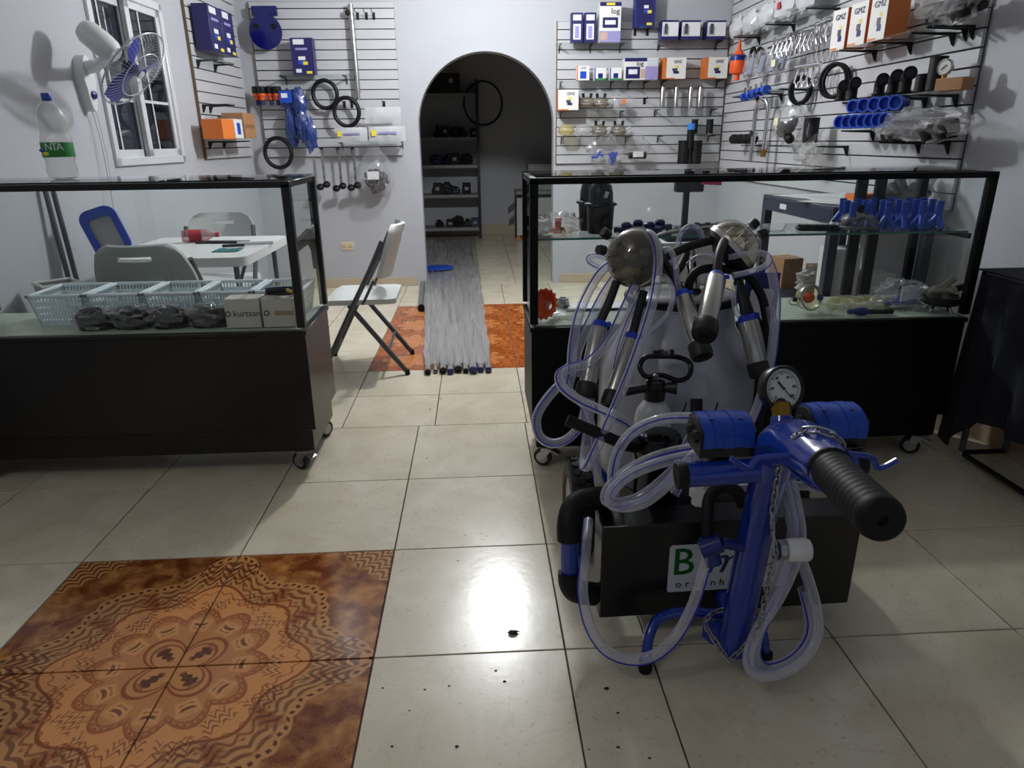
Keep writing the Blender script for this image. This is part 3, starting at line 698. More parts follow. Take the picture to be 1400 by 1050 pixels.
def chair(loc, rz, label, shell):
    t = T('folding_chair', loc, label, 'chair', 'white folding chairs', rz)          # sitter looks to local -y
    backshell(MB()).build('backrest', shell, t); br = t.children[0]; br.location = (0, .105, .565); br.rotation_euler = (math.radians(-16), 0, 0)
    b = MB(); n, m = 12, 10; vs = []; fs = []
    for s in (0, 1):
        for j in range(m+1):
            for i in range(n+1):
                u, v = -1+2*i/n, -1+2*j/m; f = max(0, abs(v)-.75)/.25
                vs.append((u*.215*(1-.1*f*f), v*.20, .445-.012*(1-u*u)*(1-v*v)-(.02*f*f if v < 0 else 0)-s*.028))
    Kc = lambda i, j, s: s*(n+1)*(m+1)+j*(n+1)+i
    for j in range(m):
        for i in range(n): fs += [(Kc(i, j, 0), Kc(i+1, j, 0), Kc(i+1, j+1, 0), Kc(i, j+1, 0)), (Kc(i, j, 1), Kc(i, j+1, 1), Kc(i+1, j+1, 1), Kc(i+1, j, 1))]
    for i in range(n): fs += [(Kc(i, 0, 1), Kc(i+1, 0, 1), Kc(i+1, 0, 0), Kc(i, 0, 0)), (Kc(i, m, 0), Kc(i+1, m, 0), Kc(i+1, m, 1), Kc(i, m, 1))]
    for j in range(m): fs += [(Kc(0, j, 0), Kc(0, j+1, 0), Kc(0, j+1, 1), Kc(0, j, 1)), (Kc(n, j, 1), Kc(n, j+1, 1), Kc(n, j+1, 0), Kc(n, j, 0))]
    b.add(vs, fs).build('seat', shell, t)
    for s in (-1, 1):
        MB().tube(smooth([(s*.222, -.245, .012), (s*.222, -.04, .40), (s*.222, .07, .60), (s*.21, .15, .76)], 4), .0145, 8).build('front_leg', GREYMET, t)
        MB().tube([(s*.20, -.06, .415), (s*.20, .24, .012)], .0145, 8).build('rear_leg', GREYMET, t)
        MB().tube([(s*.212, .02, .42), (s*.212, .09, .55)], .009, 6).build('hinge_link', GREYMET, t)
        for (px_, py_) in ((.222, -.245), (.20, .24)): MB().cyl((s*px_, py_, 0), (s*px_, py_*.98, .03), .015, .0145, 8).build('foot', BLKRUB, t)
    MB().tube([(-.20, .14, .146), (.20, .14, .146)], .009, 6).build('stretcher', GREYMET, t)
    MB().tube([(-.222, -.19, .11), (.222, -.19, .11)], .009, 6).build('stretcher', GREYMET, t)
    return t
chair((-1.55, 3.43, 0), PI, 'grey-backed folding chair between the display case and the table', CHG)
chair((-1.66, 4.48, 0), .05, 'white folding chair at the far side of the table under the slatted panel', CHW)
chair((-.665, 3.96, 0), -PI/2+.02, 'white folding chair seen from the side next to the steel pipes', CHW)
# things on the table
bc = T('plastic_stool', (-1.79, 3.56, .74), 'blue plastic rounded frame with a pale board leaning on the table', 'stool')
mt = Matrix.Translation((-1.80, 3.56, .742)) @ Matrix.Rotation(math.radians(-18), 4, 'Y') @ Matrix.Rotation(math.radians(18), 4, 'Z') @ Matrix.Rotation(PI/2, 4, 'X')
MB().prism(rrect(.17, .24, .05, 5, 0, .12), .03, mt, hole=rrect(.105, .17, .02, 5, 0, .11)).build('frame', BLUEPL, bc, True)
MB().prism(rrect(.11, .175, .02, 5, 0, .11), .012, mt).build('board', GREYPL, bc, True)
pb = T('drink_bottle', (-1.66, 4.0, .776), 'clear bottle with red cap lying on the table', 'bottle')
MB().lathe([(0, 0), (.03, .003), (.034, .02), (.034, .12), (.028, .14), (.013, .165), (.012, .18)], (0, 0, 0), (1, .25, 0)).build('body', clear('pink_bottle', (.95, .8, .82), .3, 'b8727a'), pb)
MB().lathe([(.0135, 0), (.0135, .018), (0, .019)], Vector((1, .25, 0)).normalized()*.178, (1, .25, 0)).build('cap', DKRED, pb)
MB().lathe([(.0345, .04), (.0345, .10)], (0, 0, 0), (1, .25, 0)).build('label_band', DKRED, pb)
b = MB(); n = 9; vs = [(-1.36+.13*i/n, 3.60+.12*j/n, .7415+.012*abs(noise.noise(Vector((i*.7, j*.8, 3))))) for j in range(n+1) for i in range(n+1)]
vs2 = [(a, c, .7405) for a, c, e in vs]
b.add(vs, [(j*(n+1)+i, j*(n+1)+i+1, (j+1)*(n+1)+i+1, (j+1)*(n+1)+i) for j in range(n) for i in range(n)])
tag(b.build('folded_cloth', TEAL), 'crumpled teal cloth on the white folding table', 'cloth')
tag(MB().box((-1.42, 3.95, .747), (.30, .05, .012), rot('Z', -6), .004).build('ruler_case', BLKPL), 'flat black case lying on the folding table', 'case')
mk = T('knife', (-1.30, 3.77, .7415), 'black handled knife lying on the folding table', 'knife')
MB().tube([(-.06, 0, .008), (.05, .018, .008)], .008, 6).build('handle', BLKPL, mk); MB().box((.1, .026, .007), (.11, .018, .002), rot('Z', 9)).build('blade', STEEL, mk)
pn = T('marker', (-1.22, 3.86, .7415), 'white marker pen lying on the folding table', 'pen')
MB().cyl((-.09, 0, .009), (.06, .012, .009), .009, n=10).build('barrel', PAPER, pn); MB().cyl((.06, .012, .009), (.1, .0152, .009), .0095, n=10).build('cap', PAPER, pn)
for i, (yy, ht, yo) in enumerate(((3.50, 1.06, .0), (3.44, 1.09, .02))):
    tag(MB().tube([lw((XL+.09, yy-.04, .012)), lw((XL+.025, yy, ht))], .012, 8).build('metal_pole', GREYMET), ['thin grey metal pole leaning on the wall, the shorter of two', 'dark grey metal pole leaning on the wall, the taller of two'][i], 'pole', 'grey poles leaning on the wall')
def cardbox(c, s, label, m=CARTON, rz=0, cat='box', name='cardboard_box', group=None, flaps=True):
    t = T(name, c, label, cat, group, rz); MB().box((0, 0, s[2]/2), s, bev=.002).build('carton_body', m, t)
    if flaps: MB().box((0, 0, s[2]+.0006), (s[0]*.98, .045, .0012)).build('tape', M('packing_tape', '8a6f4e', .3), t); MB().box((0, -s[1]/2-.0006, s[2]*.82), (.045, .0012, s[2]*.3)).build('tape', M('packing_tape', '8a6f4e', .3), t)
    return t
cardbox((-1.33, 3.98, 0), (.26, .22, .40), 'brown cardboard box standing under the folding table')
gb = T('storage_bin', (-1.90, 3.17, 0), 'grey plastic bin with a pale rim by the chair and window wall', 'bin')
MB().lathe([(0, 0), (.085, 0), (.105, .68), (.10, .68), (.08, .01), (0, .01)], n=4).build('body', GREYPL, gb); MB().torus((0, 0, .68), .105, .008, n=4, m=6).build('rim', OFFWHITE, gb)
# ================================================================ GOODS ON THE SLATTED PANELS
def wshelf(W, px0, px1, py, label, dep=.22, brk=None, group='glass wall shelves'):
    """glass shelf on black brackets; pixels give the ends of its front edge"""
    a, c = W.hit(px0, py, dep), W.hit(px1, py, dep); u0, u1, z = W.u(a), W.u(c), (a.z+c.z)/2
    if W.k == 'L': u0 = max(u0, WL.u(WL.hit(284, 218))+.03)
    t = W.thing('wall_shelf', (u0+u1)/2, 0, z, label, 'shelf', group); w = abs(u1-u0)
    MB().box((0, -dep/2, -.003), (w, dep-.01, .006)).build('glass_pane', SHELFGL, t, sm=False)
    for q in (brk or (-.42, .42)):
        b = MB().prism([(0, 0), (-dep*.95, 0), (-dep*.95, -.007), (-.03, -.014), (-.012, -.05), (0, -.06)], .005, Matrix.Translation((q*w-.003, 0, -.007)) @ Matrix.Rotation(PI/2, 4, 'Z') @ Matrix.Rotation(PI/2, 4, 'X'))
        b.build('bracket', BLKMET, t)
    return z, t
def carton(W, x0, y0, x1, y1, n, dep, label, body, prints=(), texts=(), z=None, rz=0, cat='box', group=None, name='carton', h=None):
    u, z0, w, hh = W.bb(x0, y0, x1, y1, n); hh = h or hh; z0 = z0 if z is None else z
    t = W.thing(name, u, n, z0, label, cat, group, rz); w = abs(w)
    MB().box((0, dep/2, hh/2), (w, dep, hh), bev=.0015).build('carton_body', body, t)
    for ip, (a, b_, c, d, m) in enumerate(prints): MB().box(((a+c-1)/2*w, -.0004-.0005*ip, (b_+d)/2*hh), ((c-a)*w, .001, (d-b_)*hh)).build('print', m, t)
    for (s, x, y, sz, m, ang) in texts: text(s, sz*hh, ((x-.5)*w, -.0015-.0005*len(prints), y*hh), rot('Y', ang) @ FRONT, m, t)
    return t
def dhook(W, px, py, label, L_=.14, group='black display hooks'):
    p = W.hit(px, py, .002); t = W.thing('display_hook', W.u(p), 0, p.z, label, 'hook', group)
    MB().box((0, -.003, 0), (.022, .006, .055), bev=.002).build('back_plate', BLKMET, t)
    MB().tube([(0, -.004, .01), (0, -L_, .012), (0, -L_-.012, .03)], .003, 6).build('prong', BLKMET, t)
    return t
# ---- panel beside the window
wshelf(WL, 268, 322, 79, 'small glass shelf carrying purple cartons beside the window', .16)
def purple(W, x0, y0, x1, y1, n, dep, label, z=None, grp='purple cartons', rz=0):
    return carton(W, x0, y0, x1, y1, n, dep, label, PURPLE, [(.12, .82, .62, .96, PAPER), (.2, .67, .74, .73, LILAC), (.3, .40, .62, .50, PAPER), (.28, .28, .52, .38, BLUEPL), (.5, .27, .72, .36, YEL), (.62, .03, .88, .10, YEL), (.15, .06, .4, .16, PAPER)],
                  [], z=z, group=grp, rz=rz)
zq = WL.hit(300, 74, .14).z
purple(WL, 287, 10, 304, 70, .13, .11, 'purple carton on the small shelf, on the window side'); purple(WL, 305, 17, 320, 75, .13, .11, 'slim purple carton on the small shelf, on the corner side')
wshelf(WL, 277, 323, 139, 'empty glass shelf on the panel beside the window', .2)
wshelf(WL, 285, 345, 191, 'glass shelf under the orange and brown cartons', .22)
carton(WL, 304, 163, 320, 190, .2, .14, 'bright orange carton with white end on the low corner shelf', ORSAT, [(.0, 0, .02, 1, ORSAT)], group='cartons on the corner shelf')
carton(WL, 321, 163, 332, 189, .2, .14, 'white and blue small carton right of the orange carton', WHCARD, [(.3, .2, .7, .8, BLUEPL)], group='cartons on the corner shelf')
carton(WL, 334, 155, 349, 189, .2, .16, 'brown cardboard carton on the low corner shelf', CARTON, [(.1, .4, .9, .55, CARTDK)], group='cartons on the corner shelf')
# ---- panel between corner and arch
u, z0, w, hh = WB.bb(346, 17, 383, 64, .05)
cv = WB.thing('pump_cover', u, .05, z0+hh/2, 'glossy blue round pump cover with flat top flange', 'pump cover')
MB().lathe([(0, -.02), (.06, -.018), (.11, -.005), (.128, .02), (.13, .04), (0, .04)], (0, 0, -.02), (0, -1, 0), 36).build('dome', COBALT, cv)
MB().box((0, .0, .135), (.20, .04, .07), bev=.006).build('flange', COBALT, cv)
for s in (-1, 1): MB().lathe([(0, 0), (.018, 0), (.02, .004), (.02, .012), (0, .014)], (s*.07, -.04, .02), (0, -1, 0), 14).build('plug', BLKRUB, cv)
dhook(WB, 355, 17, 'hook behind the blue pump cover', .05); 
wshelf(WB, 373, 476, 101, 'glass shelf holding a single purple carton', .22)
purple(WB, 398, 46, 428, 97, .14, .10, 'purple carton standing alone on its glass shelf', z=WB.hit(420, 101, .22).z)
st = WB.thing('steel_tube', WB.u(WB.hit(485, 70, .06)), .06, WB.hit(485, 127, .06).z, 'long stainless tube hanging upright on the slatted panel', 'tube')
hl = WB.hit(484, 6, .06).z-WB.hit(485, 127, .06).z
MB().cyl((0, 0, 0), (-.005, 0, hl), .022, n=18).build('pipe', STEEL, st); MB().cyl((.0, 0, -.05), (0, 0, 0), .016, n=14).build('spigot', STEEL, st); MB().sph((-.03, -.01, hl-.06), .022).build('knob', BLKRUB, st)
for i, px in enumerate((489, 501, 511)): dhook(WB, px, 22, ['black hook beside the top of the stainless tube', 'black hook between two other hooks at the panel top', 'black hook farthest from the stainless tube'][i])
for i, px in enumerate((471, 481, 525)): dhook(WB, px, 143 if i < 2 else 143, ['black hook behind the lower hanging ring', 'black hook under the end of the stainless tube', 'bare black hook above the white packets'][i], .1)
def ring(W, px, py, rx, label, n=.07, th=.017, group='black rubber rings', tilt=0, sy=1.08, double=0):
    p = W.hit(px, py, n); t = W.thing('rubber_ring', W.u(p), n, p.z, label, 'ring', group, tilt)
    dp = (p-CO).dot(CF); R = rx*dp/FOC-th
    MB().torus((0, 0, 0), R, th, (0, 1, 0), 40, 10, (1, sy)).build('rubber_ring_body', BLKRUB, t)
    MB().torus((0, -th*.7, 0), R, th*.35, (0, 1, 0), 40, 6, (1, sy)).build('raised_lip', BLKRUB, t)
    if double: MB().torus((0, .05, 0), R, th, (0, 1, 0), 40, 10, (1, sy)).build('second_ring', BLKRUB, t)
ring(WB, 444.5, 129, 19, 'black rubber ring hanging above and left of another ring'); ring(WB, 474, 153, 19.5, 'black rubber ring beside the white packets', n=.12); ring(WB, 380.5, 209, 20.5, 'black rubber ring hanging below the orange couplers', n=.08)
CPN = 0
for i, px in enumerate((351, 358, 370, 379)):
    p = WB.hit(px, 128, .1+.03*(i % 2)); t = WB.thing('hose_coupler', WB.u(p), .1+.03*(i % 2), p.z-.05, 'orange and black hose coupler hanging on the slatted panel', 'coupler', 'orange couplers by the corner')
    MB().lathe([(0, 0), (.02, 0), (.025, .03), (.033, .035), (.033, .05)], (0, 0, 0), n=14).build('body', ORANGE, t); MB().lathe([(.034, .05), (.036, .055), (.036, .10), (.03, .105), (0, .105)], n=14).build('cap', BLKPL, t); MB().cyl((0, 0, -.04), (0, 0, .0), .015, n=10).build('tail', NAVY, t)
SLEEVE = clear('blue_sleeve_bag', (.7, .75, .9), .45, '2c4a94', 1.5, .15)
for i, (x0, y0, x1, y1) in enumerate(((388, 124, 400, 152), (392, 150, 406, 196), (402, 122, 416, 160), (407, 152, 422, 190), (416, 165, 432, 202))):
    a, c = WB.hit(x0, y0, .1), WB.hit(x1, y1, .07+.02*i)
    t = T('inflation_sleeve', (c.x, c.y, c.z), 'blue rubber sleeve in crinkled plastic in the hanging bundle by the rings', 'sleeve', 'blue sleeves hanging in bags', 0)
    MB().tube([(0, 0, 0), ((a.x-c.x)*.5+.01, 0, (a.z-c.z)*.5), (a.x-c.x, 0, a.z-c.z)], [.022, .03, .02], 10).build('rubber_sleeve', BLUEDK, t)
    MB().sph(((a.x-c.x)/2, 0, (a.z-c.z)/2), (.06, .045, abs(a.z-c.z)*.58), 16, 12, i+3, .25, 7).build('film', SLEEVE, t)
tg = WB.thing('hang_tag', WB.u(WB.hit(392, 131, .13)), .17, WB.hit(392, 131, .13).z-.06, 'blue and white printed header card on the sleeve bundle', 'tag'); MB().box((0, 0, .05), (.10, .003, .09)).build('card', BLUEPL, tg); MB().box((-.01, -.002, .06), (.05, .001, .035)).build('print', PAPER, tg)
zs, _ = wshelf(WB, 455, 556, 193, 'glass shelf under the white packets near the arch', .18)
for i, (x0, y0, x1, y1, z_) in enumerate(((500, 152, 549, 174, None), (459, 172, 503, 191, zs), (505, 174, 555, 194, zs))):
    u, z0, w, hh = WB.bb(x0, y0, x1, y1, .16); z0 = z_ if z_ is not None else zs+.14
    t = WB.thing('filter_packet', u, .16, z0, ['white plastic packet lying on top of two printed packets', 'white printed packet beside the hanging ring', 'white printed packet nearest the arch'][i], 'packet', 'white filter packets')
    vs = []; fs = []; n_ = 12
    for s in (0, 1):
        for j in range(5):
            for k_ in range(n_+1):
                uu, vv_ = k_/n_*2-1, j/4*2-1; vs.append((uu*w/2, -.03-(.012*(1-uu**2)*(1-vv_**4))*(1 if s else -1)+.012*noise.noise(Vector((k_*.5, j*.9, i*3))), (vv_+1)/2*hh))
    for s in (0, 1):
        for j in range(4):
            for k_ in range(n_):
                o = s*5*(n_+1)+j*(n_+1)+k_; q = (o, o+1, o+n_+2, o+n_+1); fs.append(q if s else q[::-1])
    MB().add(vs, fs).build('pouch', M('white_film', 'b4b6bb', .25), t)
    if i: MB().box((-w*.36, -.050, hh*.55), (w*.12, .002, hh*.4)).build('print', YEL, t); MB().box((w*.02, -.052, hh*.55), (w*.5, .002, hh*.12)).build('print', LILAC, t)
for i, (px, pb_) in enumerate(((443, 254), (465, 256), (485, 255))):
    p = WB.hit(px+(0 if i else -2), 205, .06); q = WB.hit(px, pb_, .10); t = T('valve_lever', (q.x, q.y, q.z), ['steel strip with black knobs hanging next to the blue sleeve bundle', 'steel strip with black knobs hanging between two others', 'steel strip with black knobs hanging next to the bag of grey parts'][i], 'valve', 'steel strips with black knobs')
    d_ = p-q; MB().box(d_*.5, (.022, .004, d_.length), bev=.001).build('strip', STEEL, t)
    for k_ in range(3): MB().cyl(d_*(.25+.25*k_)-Vector((0, .003, 0)), d_*(.25+.25*k_)-Vector((0, .0045, 0)), .005, n=8).build('hole', INK, t)
    for s in (-1, 1): MB().lathe([(0, -.025), (.02, -.02), (.032, -.008), (.032, .012), (.02, .024), (0, .026)], (s*.028, -.02, .01*s), (0, -.5, 1), 12).build('knob', BLKRUB, t)
    dhook(WB, px-3, 206, 'hook holding a steel strip with black knobs', .09, 'hooks under the panel')
p = WB.hit(516, 267, .1)
t = T('parts_bag', (p.x, p.y, p.z), 'clear bag of grey rubber parts with a white tag hanging under the packets', 'bag')
MB().lathe([(0, 0), (.10, .01), (.15, .08), (.155, .2), (.12, .30), (.05, .38), (.03, .44)], n=20).build('film', BAG, t)
for k_ in range(30):
    a = random.uniform(0, 6.28); r_ = random.uniform(0, .095); MB().torus((r_*math.cos(a), r_*math.sin(a)*.5, .035+random.uniform(0, .16)), .026, .012, (random.uniform(-1, 1), random.uniform(-1, 1), .6), 12, 6).build('grey_liner', M('grey_rubber', '3c3d42', .6), t)
MB().box((-.01, -.10, .17), (.10, .003, .065)).build('tag_label', PAPER, t)
# ---- back wall, right of the arch
z1, _ = wshelf(WB, 762, 862, 57, 'glass shelf with the tall log carton', .2, (-.44, -.0, .42)); z2, _ = wshelf(WB, 900, 997, 53.5, 'glass shelf with three photo-printed cartons near the corner', .2)
for i, x0 in enumerate((781, 799)):
    carton(WB, x0, 15, x0+16, 56, .16, .08, ['slim purple carton with a white window, farther from the log carton', 'slim purple carton with a white window, touching the log carton'][i], PURPLE, [(.18, .1, .82, .62, PAPER), (.15, .74, .85, .93, PAPER), (.32, .14, .68, .55, LILAC)], z=z1, group='slim purple cartons')
carton(WB, 820, 0, 849, 55, .17, .12, 'tall white and purple carton printed log on the top shelf', WHCARD, [(0, 0, 1, .28, LILAC), (0, .9, 1, 1, PURPLE), (.05, .05, .38, .25, M('tan_print', 'b59c8a', .5)), (.14, .36, .86, .62, PURPLE), (.25, .44, .75, .55, PAPER), (.3, .92, .7, .98, YEL)], [('log', .72, .77, .20, INK, 0)], z=z1)
carton(WB, 868, -6, 896, 37, .12, .08, 'dark blue carton hanging on two hooks over the panel', M('dark_blue_carton', '1c2a6e', .4), [(.1, .08, .9, .96, PURPLE), (.44, .6, .66, .7, PAPER), (.44, .46, .64, .56, BLUEPL), (.62, .44, .82, .54, YEL), (.6, .06, .86, .14, YEL)])
for i, px in enumerate((868, 885)): dhook(WB, px, 44, 'black hook under the hanging dark blue carton', .12, 'hooks under the dark blue carton')
for i, (a, c) in enumerate(((905, 928), (932, 958), (967, 993))):
    carton(WB, a, 26-i, c, 53-i*1.3, .17, .12, ['small purple carton with a machine photo, farthest from the room corner', 'small purple carton with a machine photo, middle of three', 'small purple carton with a machine photo, nearest the room corner'][i], PURPLE, [(.02, .18, .98, .9, PAPER), (.08, .22, .42, .7, GREYPL), (.16, .3, .34, .82, M('dark_print', '3b3d46', .5))], z=z2, group='photo cartons')
z3, _ = wshelf(WB, 762, 905, 109, 'long glass shelf with small white cartons and a log carton', .2, (-.45, .05, .22, .38)); z3b, _ = wshelf(WB, 906, 998, 107, 'glass shelf with two orange-edged GMZ cartons', .2)
def gmz(W, x0, y0, x1, y1, label, z, edge=True, n=.17, dep=.13, grp='GMZ cartons', sz=.2, body=ORBOX):
    return carton(W, x0, y0, x1, y1, n, dep, label, body, [(.0, 0, 1, 1, WHCARD)]+([(.0, 0, .14, 1, ORBOX)] if edge else [])+[(.45, .24, .7, .36, NAVY), (.4, .36, .62, .5, M('dark_print', '3b3d46', .5)), (.5, .52, .66, .62, YEL), (.0, .0, .5, .05, ORSAT)], [('GMZ', .62, .80, sz, NAVY, 0)], z=z, group=grp)
carton(WB, 789, 87, 806, 107, .16, .08, 'small white carton with a blue ball print at the arch end', WHCARD, [(.25, .12, .75, .62, BLUEPL), (0, 0, .08, 1, ORSAT)], [('GMZ', .5, .84, .2, NAVY, 0)], z=z3)
for i, a in enumerate((813, 834)): carton(WB, a, 91, a+16, 108, .16, .08, ['small white and green carton beside the blue ball carton', 'small white and green carton touching the wide log carton'][i], WHCARD, [(0, 0, 1, .14, GREENP), (.3, .16, .7, .55, BLUEDK), (0, 0, .08, 1, BLUEPL)], z=z3, group='white and green cartons')
carton(WB, 854, 76, 900, 106, .17, .13, 'wide purple and white carton printed log', WHCARD, [(.0, .84, .66, 1, PURPLE), (.62, 0, 1, .62, LILAC), (.66, .66, .98, .95, M('pale_print', 'b8c2c8', .5)), (.04, .06, .46, .6, PURPLE), (.12, .26, .38, .48, PAPER), (.48, .08, .62, .5, M('tan_print', 'b59c8a', .5))], [('log', .45, .74, .3, INK, 0)], z=z3)
gmz(WB, 907, 77, 938, 106, 'white GMZ carton with orange edge next to the wide log carton', z3b); gmz(WB, 964, 76, 995, 105, 'white GMZ carton with orange edge in the room corner', z3b)
z4, _ = wshelf(WB, 762, 862, 150, 'glass shelf with a GMZ carton and smoky claws', .2); z4b, _ = wshelf(WB, 895, 990, 147, 'glass shelf under the four hanging steel shells', .2)
gmz(WB, 763, 121, 791, 149, 'white GMZ carton at the arch edge of the panel', z4, False)
def miniclaw(W, px, py, label, m, plugs=True, n=.12, s=1, grp='spare claw bowls'):
    p = W.hit(px, py, n); t = W.thing('claw_bowl', W.u(p), n, p.z, label, 'claw bowl', grp)
    MB().lathe([(.02*s, 0), (.055*s, .005*s), (.068*s, .03*s), (.062*s, .065*s), (.04*s, .085*s), (0, .09*s)], n=20).build('bowl', m, t)
    MB().torus((0, 0, .03*s), .069*s, .006*s, n=20, m=6).build('rim', m if not plugs else ZINC, t)
    if plugs:
        for q in (-1, 1): MB().cyl((q*.03*s, -.01, .08*s), (q*.035*s, -.015, .115*s), .012*s, n=8).build('plug', BLKRUB, t)
        MB().cyl((.05*s, -.02, .05*s), (.10*s, -.04, .06*s), .012*s, n=8).build('spout', CLEARP, t)
miniclaw(WB, 802, 148, 'smoky claw bowl right beside the arch-edge GMZ carton', SMOKE); miniclaw(WB, 821, 148, 'smoky claw bowl between a claw bowl and a bagged part', SMOKE)
p = WB.hit(850, 148, .13); t = T('parts_bag', (p.x, p.y, p.z), 'small clear bag with a labelled part on the claw shelf', 'bag'); MB().sph((0, 0, .05), (.11, .05, .055), 16, 10, 9, .3).build('film', BAG, t); MB().box((0, -.0, .05), (.05, .04, .05), bev=.006).build('part', GREYPL, t); MB().box((.01, -.035, .05), (.035, .003, .045)).build('tag_label', ORSAT, t)
for i, px in enumerate((905, 923.5, 943, 956)):
    p = WB.hit(px, 147, .10); t = T('steel_shell', (p.x, p.y, p.z), ['steel teat cup shell at the arch end of the four', 'steel teat cup shell, second from the arch end', 'steel teat cup shell close beside the last one', 'steel teat cup shell nearest the room corner'][i], 'shell', 'hanging steel shells')
    MB().lathe([(.018, 0), (.022, .004), (.022, .155), (.016, .168), (.012, .17)], n=18).build('shell_body', STEEL, t); MB().cyl((.0, 0, .165), (0, .1, .185), .003, n=6).build('hook_wire', ZINC, t)
dhook(WB, 881, 138, 'bare chrome-like hook between the bagged part and the steel shells', .1)
z5, _ = wshelf(WB, 762, 870, 186, 'glass shelf with yellowed and smoky claw bowls', .2); z5b, _ = wshelf(WB, 900, 985, 184, 'glass shelf with two black rubber tubes', .2)
for px, l, m, pl_ in ((774, 'yellowed claw bowl at the panel edge by the arch', YELP, False), (797, 'clear empty claw bowl between a yellowed and a smoky one', CLEARP, False), (819, 'smoky claw bowl next to the clear bowl on the low shelf', SMOKE, True), (845, 'smoky claw bowl at the end of the low claw shelf', SMOKE, True)): miniclaw(WB, px, 185, l, m, pl_)
def blackcyl(W, x0, y0, x1, y1, label, n=.08, m=BLKRUB, group='black rubber tubes', top=None):
    u, z0, w, hh = W.bb(x0, y0, x1, y1, n); w = (x1-x0)*(W.at(u, n, z0)-CO).dot(CF)/FOC; t = W.thing('rubber_tube', u, n, z0, label, 'rubber tube', group)
    MB().lathe([(0, 0), (w/2, 0), (w/2, hh), (w/2*.8, hh), (w/2*.75, hh*.5), (0, hh*.5)], n=22).build('tube_body', m, t)
    MB().torus((0, 0, hh*.98), w/2*.95, w*.05, n=22, m=6).build('rolled_edge', m, t)
    if top: MB().lathe([(w*.52, 0), (w*.55, .02), (w*.5, .05), (0, .05)], (0, 0, hh-.02), n=18).build('cap', top, t)
blackcyl(WB, 945.5, 163, 954, 183, 'short black tube behind the blue capped tube'); blackcyl(WB, 965.5, 163, 975, 183, 'short black tube standing alone near the corner')
blackcyl(WB, 939, 174, 949, 203, 'slim black tube with a bright blue cap', .14, top=M('cap_sky_blue', '2f7bd0', .4)); blackcyl(WB, 927, 192, 943, 224, 'thick black tube in front of the panel foot, arch side', .12); blackcyl(WB, 944, 192, 959, 224, 'thick black tube in front of the panel foot, corner side', .12)
p = WB.hit(826, 226, .1); t = T('parts_bag', (p.x, p.y, p.z), 'hanging clear bag full of blue plastic pieces', 'bag'); MB().sph((0, 0, .11), (.15, .06, .13), 20, 14, 12, .3).build('film', BAG, t)
for k_ in range(16): MB().box((random.uniform(-.1, .1), random.uniform(-.03, .02), random.uniform(.02, .10)), (.05, .02, .018), rot('Y', random.uniform(-60, 60))).build('blue_piece', BLUEPL, t)
p = WB.hit(871, 219, .1); t = T('parts_bag', (p.x, p.y, p.z), 'hanging clear bag with one black labelled part', 'bag'); MB().sph((0, 0, .1), (.10, .05, .11), 16, 12, 14, .25).build('film', BAG, t); MB().cyl((-.075, 0, .04), (.075, 0, .04), .03, n=14).build('part', BLKPL, t); MB().box((0, -.035, .05), (.09, .003, .045)).build('tag_label', PAPER, t)
# ---- long side-wall panel
def rshelf(x0, y0, x1, y1, label, dep=.22, brk=None):
    a, c = WR.hit(x0, y0, dep), WR.hit(x1, y1, dep); u0, u1, z = WR.u(a), min(WR.u(c), -3.2), (a.z+c.z)/2
    t = WR.thing('wall_shelf', (u0+u1)/2, 0, z, label, 'shelf', 'glass wall shelves'); w = abs(u1-u0)
    MB().box((0, -dep/2, -.003), (w, dep-.01, .006)).build('glass_pane', SHELFGL, t, sm=False)
    for q in (brk or (-.44, 0, .44)):
        MB().prism([(0, 0), (-dep*.95, 0), (-dep*.95, -.007), (-.03, -.014), (-.012, -.05), (0, -.06)], .005, Matrix.Translation((q*w-.003, 0, -.007)) @ Matrix.Rotation(PI/2, 4, 'Z') @ Matrix.Rotation(PI/2, 4, 'X')).build('bracket', BLKMET, t)
    return z
za = rshelf(996, 50, 1108, 6, 'high glass shelf lined with white packets'); 
for i, (x0, x1) in enumerate(((995, 1010), (1010, 1030), (1030, 1052), (1052, 1078), (1078, 1106))):
    u, _, w, _ = WR.bb(x0, 20, x1, 40, .16); t = WR.thing('filter_packet', u, .16, za, ['white packet on the high shelf next to the room corner', 'white packet on the high shelf, second from the corner', 'white packet in the middle of the high shelf', 'white packet with a red print on the high shelf', 'white packet on the high shelf closest to the GMZ cartons'][i], 'packet', 'white packets on the high shelf')
    MB().sph((0, .05, .075), (abs(w)/2, .06, .08), 14, 10, i+20, .25).build('pouch', MATS['white_film'], t)
    if i == 3: MB().box((0, -.012, .085), (.05, .003, .04)).build('print', DKRED, t)
t0 = WR.hit(1007, 110, .12); t = T('oil_can', (t0.x, t0.y, t0.z), 'orange pump with blue band and pointed spout in the room corner', 'oil can')
MB().lathe([(0, .0), (.02, 0), (.022, .04), (.055, .05), (.062, .06), (.062, .14)], n=20).build('body', ORANGE, t); MB().lathe([(.064, .14), (.064, .17), (.05, .18)], n=20).build('band', BLUEDK, t); MB().lathe([(.05, .18), (.03, .2), (.016, .22), (.006, .29), (0, .29)], n=16).build('spout', ORANGE, t)
ring(WR, 1029, 76, 10, 'coiled black hose hanging beside the orange pump', .08, .012, 'coiled black hoses', 0, 1.2, 1)
